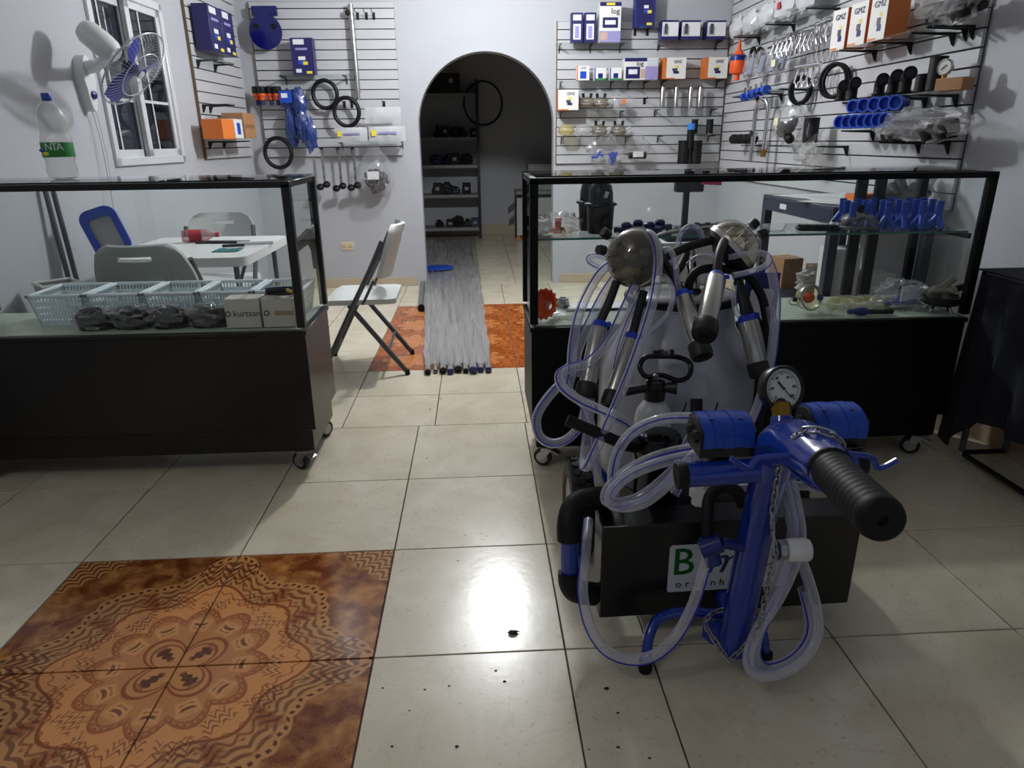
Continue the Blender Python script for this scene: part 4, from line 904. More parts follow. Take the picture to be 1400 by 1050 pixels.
for i, (px, py) in enumerate(((1025, 106), (1040, 104), (1056, 102), (1068, 100))):
    p = WR.hit(px, py, .14); t = T('parts_bag', (p.x, p.y, p.z), ['clear bag of grey tubes next to the orange pump', 'clear bag of grey tubes, second from the orange pump', 'clear bag of grey tubes, third from the orange pump', 'clear bag of grey tubes with a cream label'][i], 'bag', 'bags of grey tubes')
    MB().sph((0, 0, .075), (.05, .07, .085), 14, 10, i+30, .3).build('film', BAG, t)
    for k_ in range(4): MB().cyl((-.01, -.03+.02*k_, .02), (.01, -.04+.02*k_, .13), .014, n=8).build('grey_tube', M('blue_grey_rubber', '6d7386', .5), t)
    if i == 3: MB().box((-.06, 0, .06), (.003, .06, .04)).build('tag_label', M('cream_print', 'cfc8a8', .6), t)
zc = rshelf(995, 143, 1070, 105, 'glass shelf under the grey bags and the orange pump')
# chrome clips hung in two rows
clip0 = None; kk = 0
for row, (x0, y0, x1, y1, nn) in enumerate(((1060, 62, 1110, 48, 9), (1092, 52, 1134, 36, 7))):
    for i in range(nn):
        f_ = i/(nn-1); p = WR.hit(x0+(x1-x0)*f_, y0+(y1-y0)*f_, .08+.07*(1-row)); loc = (p.x, p.y, p.z)
        if clip0 is None:
            clip0 = t = WR.thing('chrome_clamp', WR.u(p), .15, p.z, 'chrome wire clamp hanging in a dense row under the white packets', 'clamp', 'chrome clamps')
            MB().tube(smooth([(-.02, 0, .03), (-.028, 0, 0), (-.022, 0, -.05), (0, 0, -.085), (.022, 0, -.05), (.028, 0, 0), (.02, 0, .03), (0, 0, .045)], 4, True), .006, 6, True).build('loop', CHROME, t)
            MB().cyl((-.03, 0, .035), (.03, 0, .035), .014, n=10).build('barrel', CHROME, t); MB().tube([(0, -.01, .0), (0, -.03, -.06)], .005, 6).build('lever', CHROME, t)
        else: dup(clip0, loc, WR.rz+.25*math.sin(kk))
        kk += 1
for (a, c, e, g) in ((1050, 66, 1112, 44),): 
    p, q = WR.hit(a, c, .02), WR.hit(e, g, .02); tag(MB().tube([p, q], .006, 8).build('hang_rail', BLKMET), 'black rail carrying the chrome clamps', 'rail')
zg = rshelf(1140, 66, 1250, 42, 'glass shelf with three orange GMZ cartons', .22)
for i, (x0, y0, x1, y1, ww) in enumerate(((1136, 22, 1158, 64, 1), (1160, 14, 1186, 57, 1), (1188, 3, 1214, 48, 1))):
    u, z0, w, hh = WR.bb(x0, y0, x1, y1, .19); t = WR.thing('carton', u, .19, zg, ['GMZ carton with orange side closest to the chrome clamps', 'GMZ carton with orange side in the middle of three', 'GMZ carton showing its whole brown orange side'][i], 'box', 'GMZ cartons on the side wall', .12)
    w = abs(w)*.70; hh = .20
    MB().box((0, .06, hh/2), (w, .12, hh), bev=.0015).build('carton_body', ORBOX, t)
    for ip, (a, b_, c, d, m) in enumerate(((0, 0, 1, 1, WHCARD), (.5, .2, .75, .34, NAVY), (.45, .34, .68, .5, M('dark_print', '3b3d46', .5)), (.55, .52, .7, .6, YEL), (.02, .02, .5, .06, ORSAT))): MB().box(((a+c-1)/2*w, -.0005-.0005*ip, (b_+d)/2*hh), ((c-a)*w, .001, (d-b_)*hh)).build('print', m, t)
    text('GMZ', .04, (.005, -.004, .16), FRONT, NAVY, t)
zk = rshelf(1262, 34, 1345, 14, 'glass shelf under the dark bag at the panel end', .2, (-.3, .4))
def darkbag(x, y, r, label, n, seed, items):
    p = WR.hit(x, y, n); t = T('parts_bag', (p.x, p.y, p.z), label, 'bag', 'bags of black parts')
    MB().sph((0, 0, r[2]*.95), r, 26, 14, seed, .22, 8).build('film', BAG, t)
    for k_ in range(items):
        f_ = (k_+.5)/items*2-1; MB().lathe([(.02, 0), (.038, 0), (.042, .01), (.042, .05), (.03, .06)], (random.uniform(-.02, .02), -f_*r[1]*.72, .01+.02*(k_ % 2)), (random.uniform(-.5, .5), random.uniform(-.5, .5), 1), 12).build('black_part', BLKRUB, t)
darkbag(1303, 30, (.09, .24, .10), 'clear bag of black parts at the top end of the side panel', .12, 41, 8)
ring(WR, 1093, 123, 15, 'pair of large black rings hung under the chrome clamps', .1, .012, 'black rings on the side wall', .9, 1.35, 1); ring(WR, 1139, 110, 20, 'large black ring pair beside the first elbow', .1, .011, 'black rings on the side wall', .75, 1.2, 1)
for i, (px, py) in enumerate(((1092, 100), (1100, 99), (1108, 98), (1116, 97))):
    p = WR.hit(px, py, .12); dup(clip0, p, WR.rz+.3, 'chrome wire clamp hanging in front of the large black rings'); 
for o in COL.objects:
    if o.get('label', '') == 'chrome wire clamp hanging in front of the large black rings': o['group'] = 'clamps by the rings'
ze = rshelf(1146, 139, 1335, 117, 'long glass shelf lined with black elbows and tubes', .2, (-.46, -.2, .15, .46))
def elbow(x0, y0, x1, y1, label, n=.13):
    u, z0, w, hh = WR.bb(x0, y0, x1, y1, n); t = WR.thing('rubber_elbow', u, n, z0, label, 'elbow', 'black rubber elbows', .1); R = .026
    MB().tube(smooth([(0, 0, 0), (0, 0, hh-.06), (.006, -.004, hh-.04), (.025, -.012, hh-.028), (.06, -.03, hh-.025)], 4), R, 16).build('elbow_body', BLKRUB, t)
    MB().torus((0, 0, .008), R*1.04, .006, n=18, m=6).build('rolled_edge', BLKRUB, t); MB().torus((.058, -.029, hh-.025), R*1.02, .005, (.9, -.45, 0), 18, 6).build('rolled_edge', BLKRUB, t); MB().lathe([(0, 0), (R*.8, 0)], (.0615, -.031, hh-.025), (.9, -.45, 0), 14).build('bore', INK, t)
for i, bb_ in enumerate(((1144, 112, 1158, 138), (1158, 108, 1174, 137), (1194, 103, 1212, 131), (1214, 98, 1230, 129), (1231, 94, 1247, 128))):
    elbow(*bb_, ['black elbow half hidden behind the large ring', 'black elbow with its mouth beside the large ring', 'black elbow after the gap in the shelf row', 'black elbow in the middle of three close elbows', 'black elbow next to the short wide tube'][i])
blackcyl(WR, 1252, 102, 1269, 125, 'short wide black tube between elbows and the tall tube', .12, group='black tubes on the side wall'); blackcyl(WR, 1270, 78, 1292, 123, 'tall black tube next to the loose gauge', .12, group='black tubes on the side wall')
u, z0, w, hh = WR.bb(1280, 105, 1310, 122, .16); z0 = ze+.0; t = WR.thing('cardboard_box', u, .16, z0, 'small flat brown box under the loose gauge', 'box', None, .4); MB().box((0, .05, .025), (.12, .08, .05), bev=.002).build('carton_body', CARTON, t); MB().box((0, .05, .0506), (.118, .03, .001)).build('tape', M('packing_tape', '8a6f4e', .3), t)
zb = z0+.051; p = WR.hit(1294, 95, .14); t = WR.thing('pressure_gauge', WR.u(p), .15, zb, 'loose chrome pressure gauge standing on the small flat box', 'gauge', None, .5)
MB().lathe([(0, 0), (.03, 0), (.033, .006), (.033, .022), (.029, .026)], (0, .02, .045), (0, -1, 0), 24).build('case', CHROME, t); MB().lathe([(0, .023), (.029, .023)], (0, .02, .045), (0, -1, 0), 24).build('dial', M('dial_white', 'd9dad8', .5), t); MB().tube([(.009, -.005, .053), (-.014, -.005, .034)], .0015, 4).build('needle', INK, t); MB().cyl((0, .01, 0), (0, .01, .02), .011, n=8).build('stem', BRASS, t)
# blue fittings
p0_ = WR.hit(1033, 137, .14); 
for i in range(5):
    p = WR.hit(1018+i*7, 138-i*2.2, .14); t = T('blue_fitting', (p.x, p.y, p.z), 'blue fitting with chrome pin in the short row near the corner', 'fitting', 'blue fittings with chrome pins')
    MB().cyl((0, -.03, .03), (0, .03, .03), .03, n=14).build('barrel', BLUEPL, t); MB().cyl((0, 0, .05), (0, 0, .09), .01, n=8).build('pin', CHROME, t)
zbf = rshelf(1140, 178, 1232, 172, 'glass shelf holding the blue cups', .2, (-.4, .3))
for row, (xs_, dz, nx) in enumerate((((1150, 1212), 0, 7), ((1165, 1222), .075, 5))):
    for i in range(nx):
        px = xs_[0]+(xs_[1]-xs_[0])*i/(nx-1); p = WR.hit(px, 175-3*(px-1140)/90, .16); t = WR.thing('blue_cup', WR.u(p), .14, zbf+dz, ['blue plastic cup in the lower row of the block', 'blue plastic cup in the upper row of the block'][row], 'cup', ['blue cups lower row', 'blue cups upper row'][row], .5)
        MB().lathe([(0, -.01), (.02, -.01), (.024, .05), (.034, .055), (.036, .085), (.028, .085), (.024, .06), (.0, .055)], (0, .03, .036), (0, -1, 0), 16).build('cup_body', BLUEPL, t); MB().box((0, .02, .036), (.03, .05, .07), bev=.004).build('socket', BLUEDK, t)
zlb = rshelf(1190, 194, 1312, 189, 'low glass shelf with a long bag of black parts', .22, (-.3, .42))
darkbag(1255, 193, (.09, .36, .075), 'long clear bag of black parts on the low shelf', .13, 43, 14)
zlo = rshelf(990, 200, 1135, 193, 'low glass shelf with small black knobs near the corner', .2, (-.3, .0, .4))
for i in range(4):
    p = WR.hit(1004+i*8, 195.5, .12); t = T('rubber_stopper', (p.x, p.y, zlo), 'round black stopper in the low row by the corner', 'stopper', 'black knobs on the low shelf'); MB().lathe([(0, 0), (.03, .0), (.042, .02), (.042, .05), (.025, .068), (0, .07)], n=14).build('stopper_body', BLKRUB, t); MB().torus((0, 0, .035), .042, .005, n=16, m=5).build('ridge', BLKRUB, t)
p = WR.hit(1038, 222, .1); t = WR.thing('steel_pipe_bend', WR.u(p), .12, p.z, 'tall polished steel pipe bend hanging on the side panel', 'pipe', None, .35)
MB().tube(smooth([(-.06, 0, 0), (-.06, 0, .25), (-.055, 0, .36), (-.02, 0, .42), (.03, 0, .42), (.06, 0, .37), (.065, 0, .28), (.07, -.01, .08)], 5), .017, 12).build('pipe', CHROME, t); MB().cyl((-.06, -.02, .2), (-.06, .02, .2), .024, n=12).build('collar', CHROME, t); MB().cyl((.07, -.01, .04), (.07, -.01, .09), .02, n=10).build('end_nut', BRASS, t)
p = WR.hit(1076, 196, .12); t = T('parts_bag', (p.x, p.y, zlo), 'clear bag of black knobs with a cream label by the pipe bend', 'bag'); MB().sph((0, 0, .12), (.09, .13, .13), 18, 12, 51, .28).build('film', BAG, t)
for k_ in range(9): MB().sph((random.uniform(-.05, .05), random.uniform(-.08, .08), random.uniform(.03, .15)), .032, 10, 7).build('black_knob', BLKRUB, t)
MB().box((-.09, 0, .14), (.003, .06, .045)).build('tag_label', M('cream_print', 'cfc8a8', .6), t)
blackcyl(WR, 1099, 161, 1119, 195, 'wide black tube standing between a bag and the blue cups', .13, group='black tubes on the side wall')
p = WR.hit(1102, 226, .12); t = T('parts_bag', (p.x, p.y, p.z), 'clear bag with crinkled clear parts hanging below the low shelf', 'bag'); MB().sph((0, 0, .1), (.07, .13, .11), 18, 12, 55, .35).build('film', BAG, t); MB().sph((0, 0, .08), (.05, .09, .07), 14, 9, 57, .4).build('clear_part', CLEARP, t)
# ================================================================ RIGHT CASE CONTENTS
SZ = .9225
def tray(name, px, py, Yd, z, label, cat, group=None):
    p = AY(px, py, Yd); return T(name, (p.x, Yd, z), label, cat, group)
t = tray('parts_bag', 762, 320, 2.66, SZ, 'crumpled clear bag with an orange nozzle on the glass shelf', 'bag')
MB().sph((0, 0, .035), (.085, .08, .04), 24, 14, 61, .4, 9).build('film', BAG, t); MB().lathe([(0, 0), (.03, 0), (.028, .01), (.012, .02), (.012, .05), (.018, .055), (0, .056)], (0, -.02, .008), n=16).build('orange_nozzle', ORANGE, t)
for i, (px, dy, s) in enumerate(((808, .10, 1), (820, .0, 1))):
    t = tray('black_cup', px, 320, 2.66+dy, SZ, ['tall black rubber cup half hidden behind another', 'tall black rubber cup with a small white sticker'][i], 'cup', 'tall black cups')
    MB().lathe([(0, 0), (.045, 0), (.048, .01), (.052, .10), (.062, .105), (.060, .112), (.047, .115), (.046, .15), (.04, .175), (.025, .19), (0, .193)], n=24).build('cup_body', BLKPL, t)
    MB().box((.012, -.047, .145), (.014, .002, .024), rot('Y', 20)).build('sticker', PAPER, t)
for i, (px, py) in enumerate(((856, 312), (872, 308), (888, 312), (902, 308))):
    t = tray('blue_manifold', px, py+4, 2.60+.07*(i % 2), SZ, ['navy plastic manifold at the cup end of the shelf row', 'navy plastic manifold behind its neighbours, cup side', 'navy plastic manifold in front, claw side', 'navy plastic manifold behind its neighbours, claw side'][i], 'manifold', 'navy manifolds')
    MB().box((0, 0, .018), (.075, .05, .016), bev=.004).cyl((-.045, 0, .018), (.045, 0, .018), .011, n=10).cyl((0, -.03, .018), (0, .03, .018), .011, n=10).build('body', NAVY, t); MB().lathe([(0, 0), (.018, 0), (.02, .012), (.012, .02), (0, .02)], (0, 0, .026), n=14).build('cap', NAVY, t)
    for s in (-1, 1): MB().cyl((s*.025, -.018, 0), (s*.025, -.018, .012), .006, n=8).build('foot', NAVY, t)
for i in range(6):
    t = tray('steel_bush', 945+i*7.5, 312-(i % 2)*3, 2.66+.04*(i % 2), SZ, 'small dark steel bush standing behind the hoses on the glass shelf', 'bush', 'steel bushes on the shelf')
    MB().lathe([(.007, 0), (.011, 0), (.011, .028), (.007, .028), (.007, 0)], n=14).build('bush_body', GREYMET, t); MB().torus((0, 0, .014), .0112, .0015, n=14, m=5).build('groove', ZINC, t)
for i in range(2):
    p = [(1100, 306), (1128, 313)][i]
t = tray('rubber_pad', 1118, 312, 2.62, SZ, 'black studded rubber strip lying on the glass shelf', 'rubber strip')
MB().box((0, 0, .006), (.15, .06, .012), rot('Z', -12), .003).build('strip', BLKRUB, t)
for k_ in range(7):
    for s in (-1, 1): MB().lathe([(.012, 0), (.011, .008), (0, .009)], rot('Z', -12) @ Vector((-.06+.02*k_, s*.014, .012)), n=10).build('stud', BLKRUB, t)
for i, (px, dy) in enumerate(((1139, .06), (1147, .03))):
    t = tray('white_ball', px, 305, 2.62+dy, SZ, 'white ball valve cap beside the smoky claw on the shelf', 'ball', 'white ball caps'); MB().sph((0, 0, .013), .013).build('ball_body', WHITEPL, t); MB().cyl((0, 0, .024), (0, 0, .034), .006, n=8).build('stalk', BLKPL, t)
t = tray('claw_bowl', 1172, 316, 2.62, SZ, 'smoky claw bowl with one black plug on the glass shelf', 'claw bowl'); MB().lathe([(.03, 0), (.066, .004), (.071, .02), (.062, .045), (.04, .062), (0, .068)], n=30).build('bowl', SMOKE, t); MB().torus((0, 0, .012), .07, .006, n=28, m=6).build('rim', GREYMET, t); MB().cyl((.0, 0, .064), (.0, 0, .092), .013, n=12).build('plug', BLKRUB, t); MB().cyl((-.05, -.02, .04), (-.07, -.03, .055), .011, n=10).build('spout', CLEARP, t)
# blue Y pieces
y0 = None
for row in range(3):
    for i in range(6):
        x_ = 1.425+i*.068+row*.022; yd = 2.60+row*.085
        if y0 is None:
            y0 = t = T('blue_y_piece', (x_, yd, SZ), 'blue plastic Y piece standing in the crowd on the glass shelf', 'fitting', 'blue Y pieces')
            MB().cyl((0, 0, .045), (0, 0, .105), .0125, n=12).build('stem', BLUEPL, t); MB().torus((0, 0, .10), .0125, .0025, n=14, m=5).build('collar', BLUEPL, t)
            for a in (30, 150, 270): MB().cyl((0, 0, .055), (.034*math.cos(math.radians(a)), .034*math.sin(math.radians(a)), .004), .0105, .0095, 10).build('leg', BLUEPL, t)
        else: dup(y0, (x_+random.uniform(-.006, .006), yd+random.uniform(-.008, .008), SZ), random.uniform(0, 2))
# on the deck
DZ = DECKZ+.002
t = tray('funnel', 748, 430, 2.60, DZ, 'orange scalloped plastic funnel lying in the case corner', 'funnel')
ax_ = Vector((-.5, -.75, .35)).normalized(); MB().lathe([(.055, .03), (.058, .034), (.052, .036), (.045, .02), (.02, 0), (.016, -.05)], (0, 0, .055), ax_, 28).build('cone', ORANGE, t)
xa, ya, _ = frame_of(ax_)
for k_ in range(16):
    a = 2*PI*k_/16; MB().sph(Vector((0, 0, .055))+ax_*.032+(xa*math.cos(a)+ya*math.sin(a))*.057, .006, 8, 6).build('scallop', ORANGE, t)
t = tray('steel_fitting', 770, 400, 2.80, DZ, 'small round steel fitting at the back of the case deck', 'fitting'); MB().lathe([(.02, 0), (.026, .002), (.026, .02), (.022, .024), (.022, .04), (.016, .04), (.016, .004)], n=18).build('ring', ZINC, t); MB().torus((0, 0, .03), .0225, .002, n=18, m=5).build('thread', ZINC, t)
t = tray('tray', 815, 408, 2.78, DZ, 'dark rimmed tray with white paper in the display case', 'tray'); MB().box((0, 0, .004), (.26, .12, .008), bev=.002).build('rim', BLKPL, t); MB().box((0, 0, .009), (.24, .105, .002)).build('paper_sheet', PAPER, t)
t = tray('parts_bag', 775, 438, 2.60, DZ, 'crumpled clear bag flat on the deck beside the orange funnel', 'bag'); MB().sph((0, 0, .018), (.07, .05, .02), 20, 10, 71, .4, 9).build('film', BAG, t); MB().cyl((-.03, 0, .012), (.03, .01, .012), .01, n=8).build('clear_part', CLEARP, t)
t = tray('claw', 1106, 410, 2.60, DZ, 'open claw with steel ring and orange valve lying on its side', 'claw')
ax_ = Vector((.25, -.93, .25)).normalized(); MB().lathe([(.046, 0), (.052, .002), (.052, .014), (.046, .016)], (0, 0, .062), ax_, 30).build('ring', STEEL, t); MB().lathe([(.048, 0), (.045, -.025), (.03, -.045), (0, -.05)], (0, 0, .062), ax_, 26).build('bowl', YELP, t); MB().sph((-.008, -.012, .065), (.024, .012, .022)).build('orange_valve', ORANGE, t); MB().cyl((.022, -.02, .066), (.04, -.03, .07), .011, n=10).build('blue_stop', BLUEDK, t); MB().tube(smooth([(-.045, 0, .06), (-.075, 0, .06), (-.078, -.005, .04), (-.05, -.01, .035)], 4), .0025, 6).build('wire_handle', CHROME, t)
MB().box((-.06, -.005, .058), (.016, .012, .018), bev=.002).build('clip', BLKPL, t)
for i in range(6):
    t = tray('clear_shell', 1135+i*14, 424-6*(i % 2), 2.58+.07*(i % 2), DZ, 'yellowed clear plastic teat cup shell lying beside the orange-valved claw', 'shell', 'clear shells in the case')
    MB().lathe([(.011, 0), (.02, .006), (.022, .02), (.022, .10), (.018, .105)], (-.05, 0, .023), (1, random.uniform(-.5, .5), 0), 16).build('shell_body', YELP if i % 2 else CLEARP, t); MB().torus((0, 0, .023), .0225, .002, (1, 0, 0), 16, 5).build('ridge', CLEARP, t)
t = tray('parts_bag', 1226, 420, 2.66, DZ, 'large clear bag with a purple card on the case deck', 'bag'); MB().sph((0, 0, .05), (.095, .075, .06), 24, 14, 77, .4, 7).build('film', BAG, t); MB().box((0, 0, .03), (.15, .08, .004), rot('X', 12)).build('card', M('purple_card', '3b3a86', .5), t); MB().box((.04, -.01, .06), (.10, .006, .06), rot('Z', 20)).build('white_slip', PAPER, t)
t = tray('claw', 1284, 425, 2.58, DZ, 'black and smoky claw standing on steel legs by the case end', 'claw')
MB().lathe([(0, .03), (.06, .03), (.07, .04), (.068, .06), (.05, .07)], n=26).build('base_disc', BLKRUB, t); MB().lathe([(.062, .06), (.06, .08), (.04, .10), (.02, .106), (0, .107)], n=26).build('bowl', SMOKE, t); MB().cyl((.0, 0, .10), (.03, -.01, .135), .014, n=12).build('outlet', SMOKE, t); MB().cyl((.04, 0, .085), (.075, -.01, .10), .013, n=10).build('plug', BLKRUB, t)
for a in (20, 110, 200, 290): MB().cyl((.03*math.cos(math.radians(a)), .03*math.sin(math.radians(a)), .035), (.055*math.cos(math.radians(a)), .055*math.sin(math.radians(a)), .0), .006, n=8).build('leg', CHROME, t)
t = tray('hand_tool', 1190, 433, 2.545, DZ, 'blue and black hand tool lying along the front glass', 'tool'); MB().lathe([(0, 0), (.008, 0), (.011, .01), (.009, .02), (.015, .045), (.015, .07), (.010, .08)], (-.095, 0, .015), (1, 0, 0), 14).build('blue_end', BLUEDK, t); MB().cyl((-.02, 0, .013), (.085, 0, .012), .010, n=12).build('grip', BLKPL, t)
tag(MB().box(AY(973, 247.5, 2.888), (.085, .002, .030), rot('Y', 3)).build('price_note', PINK), 'bright pink paper note stuck on the rear glass', 'note')
# ================================================================ BEHIND THE RIGHT CASE
DT = M('dark_table_frame', '2c3042', .4); DTOP = M('dark_tabletop', '3a3d4a', .35)
dp = .955
t = T('workbench', (1.90, 3.47, 0), 'dark blue metal workbench with a lower shelf against the slatted side wall', 'workbench')
dx0, dx1, dy0, dy1 = 1.645, 2.15, 3.17, 3.99
MB().box(((dx0+dx1)/2, (dy0+dy1)/2, dp-.01), (dx1-dx0, dy1-dy0, .02), bev=.002).build('top', DTOP, t, True)
for y_ in (dy0+.015, dy1-.015): MB().box(((dx0+dx1)/2, y_, dp-.05), (dx1-dx0, .025, .06)).build('apron', DT, t, True)
MB().box((dx0+.012, (dy0+dy1)/2, dp-.05), (.025, dy1-dy0-.04, .06)).build('apron', DT, t, True)
for x_ in (dx0+.022, dx1-.022):
    for y_ in (dy0+.022, dy1-.022): MB().box((x_, y_, (dp-.02)/2), (.044, .044, dp-.02), bev=.002).build('leg', DT, t, True)
MB().box(((dx0+dx1)/2, (dy0+dy1)/2, .44), (dx1-dx0-.02, dy1-dy0-.02, .03)).build('lower_shelf', DT, t, True)
MB().box((dx0-.001, dy1-.28, dp-.045), (.002, .08, .026)).build('maker_label', PAPER, t, True)
for i, (x_, y_, w_, d_, a) in enumerate(((1.80, 3.80, .21, .28, 12), (1.86, 3.56, .28, .20, -8), (1.76, 3.40, .20, .28, 30), (2.0, 3.78, .20, .28, 5))):
    o = T('paper_sheet', (x_, y_, dp+.0004), ['white paper sheet at the far end of the workbench', 'white paper sheet lying askew in the workbench middle', 'white paper sheet turned sideways at the workbench edge', 'white paper sheet close to the slatted wall on the workbench'][i], 'paper', 'papers on the workbench', math.radians(a)); MB().box((0, 0, .0008*(i+1)), (w_, d_, .0012)).build('sheet', PAPER, o)
    for k_ in range(5): MB().box((0, -d_*.3+.05*k_, .0008*(i+1)+.0008), (w_*.7, .004, .0003)).build('printed_line', GREYPL, o)
def onb(px, py): g = G(px, py, dp); return g
t = T('carton', Vector((1.95, 3.50, dp+.001)), 'flat orange carton on the workbench beside the white globe', 'box', None, .3); MB().box((0, 0, .016), (.13, .09, .032), bev=.002).build('carton_body', ORSAT, t); MB().box((0, -.0455, .016), (.06, .001, .016)).build('print', CARTDK, t)
t = T('globe_bulb', Vector((1.97, 3.36, dp+.001)), 'white round globe bulb lying on the workbench', 'bulb'); MB().lathe([(0, 0), (.016, 0), (.016, .016), (.026, .028), (.032, .05), (.026, .072), (.012, .082), (0, .084)], n=22).build('globe', WHITEPL, t); MB().lathe([(.017, .0), (.017, .016)], n=18).build('base', GREYPL, t)
t = T('drill', Vector((2.06, 3.38, dp+.001)), 'black rounded hand drill lying on the workbench', 'drill'); MB().tube([(-.07, 0, .034), (.02, 0, .036), (.07, .005, .032)], [.033, .034, .02], 14).build('body', BLKPL, t); MB().torus((-.02, 0, .035), .035, .004, (1, 0, 0), 20, 6).build('band', BLKRUB, t)
t = T('parts_bag', Vector((2.02, 3.25, dp+.001)), 'big grey bag of black parts at the near end of the workbench', 'bag'); MB().sph((0, 0, .075), (.13, .07, .08), 24, 14, 81, .25, 7).build('film', FILM, t)
for k_ in range(6): MB().cyl((-.09+.035*k_, -.03, .04), (-.09+.035*k_, .03, .05+.03*(k_ % 3)), .024, n=12).build('black_part', BLKRUB, t)
# boxes on and under the bench
cardbox((1.74, 3.80, .456), (.12, .14, .17), 'tan cardboard box at the far end of the workbench shelf', CARTON, .15); cardbox((1.95, 3.72, .456), (.2, .16, .13), 'wide brown box behind on the workbench shelf', CARTDK, -.1)
cardbox((1.76, 3.27, .456), (.14, .13, .30), 'tall white carton on the workbench shelf', WHCARD, .06, name='carton', flaps=False); cardbox((1.93, 3.26, .456), (.16, .14, .18), 'low white carton beside the tall white carton', WHCARD, -.05, name='carton', flaps=False)
cardbox((1.88, 3.55, 0), (.3, .34, .36), 'dull brown box on the floor under the workbench', CARTDK, .05)
t = T('parts_bag', (1.76, 3.52, .456), 'cloudy bag of steel parts on the workbench shelf', 'bag'); MB().sph((0, 0, .075), (.085, .08, .08), 20, 12, 85, .3).build('film', FILM, t)
for k_ in range(4): MB().torus((random.uniform(-.03, .03), random.uniform(-.03, .03), .03+.025*k_), .032, .01, (random.uniform(-1, 1), .3, 1), 14, 6).build('steel_part', GREYMET, t)
# small stand with a black printer-like scale behind the glass
p = AY(938, 300, 3.95)
t = T('scale', (p.x, 3.95, 0), 'black display scale on a stand behind the display case', 'scale')
MB().box((p.x, 3.95, .36), (.36, .34, .72), bev=.004).build('pedestal', M('pale_pedestal', 'b4b5b6', .6), t, True)
MB().box((p.x-.02, 3.92, .745), (.26, .22, .045), bev=.01).build('scale_body', BLKPL, t, True)
MB().box((p.x, 3.98, .88), (.03, .03, .25)).build('column', BLKPL, t, True)
MB().box((p.x, 3.94, 1.02), (.16, .05, .085), bev=.006).build('display_head', BLKPL, t, True)
for k_ in range(7): MB().lathe([(.016, 0), (.016, .025), (.008, .03), (0, .03)], (p.x-.12+.035*k_, 3.84, .767), n=10).build('weight', BLKMET, t, True)
# ================================================================ PIPES THROUGH THE ARCH
PIPEM = M('dull_steel_pipe', '8d8d8c', .35, .6)
NP = 9; near = [(584+i*10.6) for i in range(NP)]
rads = [.019, .014, .021, .019, .023, .016, .024, .018, .019]; capc = ['k', 'c', 'k', 'b', 'k', 'k', 'b', 'b', 'b']
lab = {'k': 'open black bore', 'b': 'blue end cap', 'c': 'crimped clear wrap'}
for i in range(NP):
    r_ = rads[i]; xn = -.305+.0435*i; xf = -.66+.063*i; yn = 3.74+.012*((i*5) % 3)
    t = T('steel_pipe', (xn, yn, 0), ['wrapped steel pipe with open bore on the chair side of the bundle', 'thin wrapped pipe between the outer pipe and a black-mouthed one', 'wrapped steel pipe with wide black mouth next to a blue cap', 'wrapped pipe with blue cap between two black mouths', 'thick wrapped pipe with black mouth in the bundle middle', 'thin wrapped pipe beside the largest blue cap', 'thick wrapped pipe with the largest blue cap', 'wrapped pipe with blue cap, last but one from the case side', 'wrapped pipe with blue cap on the display case side of the bundle'][i], 'pipe', 'steel pipes on the floor')
    a, c = Vector((xn, yn, r_+.001)), Vector((xf, 9.45, r_+.001)); d_ = (c-a)
    MB().cyl(a, c, r_*.86, n=14, cap=False).build('pipe_wall', PIPEM, t, True)
    pts = [a.lerp(c, k_/40)+Vector((.0035*noise.noise(Vector((k_*.9, i, 0))), 0, .0025*noise.noise(Vector((k_*1.3, i, 5))))) for k_ in range(41)]
    MB().tube(pts, [r_*(1.0+.12*abs(noise.noise(Vector((k_*1.7, i*3, 9))))) for k_ in range(41)], 10, cap=False).build('plastic_wrap', FILM, t, True)
    m_ = {'k': BLKPL, 'b': BLUEDK, 'c': CLEARP}[capc[i]]
    if capc[i] == 'k': MB().lathe([(r_*.7, .03), (r_*.72, 0), (r_*.95, -.002), (r_*.97, .01)], a, d_, 16).lathe([(0, .012), (r_*.72, .012)], a, d_, 14).build('end_mouth', m_, t, True)
    else: MB().lathe([(0, -.006), (r_*.8, -.005), (r_*.95, 0), (r_*.97, .03)], a, d_, 16).build('end_cap', m_, t, True)
t = T('steel_pipe', (-.45, 5.3, 0), 'separate shorter pipe with a dark mouth lying along the bundle', 'pipe'); MB().cyl((-.454, 5.3, .03), (-.512, 6.28, .03), .028, n=16, cap=False).build('pipe_wall', PIPEM, t, True); MB().lathe([(0, .02), (.026, .02), (.026, 0), (.03, 0), (.03, .02)], (-.454, 5.3, .03), (-.058, .98, 0), 16).build('end_mouth', BLKPL, t, True)
b = MB(); vs = []; fs = []; nn = 72; mm = 60
for j in range(mm+1):
    f_ = j/mm; y_ = 3.80+5.5*f_; x0_, x1_ = -.335-.37*f_, .065-.09*f_
    for i in range(nn+1):
        q = i/nn; x_ = x0_+(x1_-x0_)*q; edge = .012 if i in (0, nn) else .046
        vs.append((x_+.012*noise.noise(Vector((j*.5, i*.12, 0))), y_+(.05*noise.noise(Vector((i*.35, 2, 0))) if j == 0 else 0), edge+.005*math.sin(q*NP*2*PI)+.020*noise.noise(Vector((i*.42, j*.16, 1)))+.010*noise.noise(Vector((i*1.1, j*.7, 4)))))
for j in range(mm):
    for i in range(nn): fs.append((j*(nn+1)+i, j*(nn+1)+i+1, (j+1)*(nn+1)+i+1, (j+1)*(nn+1)+i))
tag(b.add(vs, fs).build('plastic_sheet', FILM), 'crinkled clear plastic sheet over the bundle of steel pipes', 'plastic sheet')
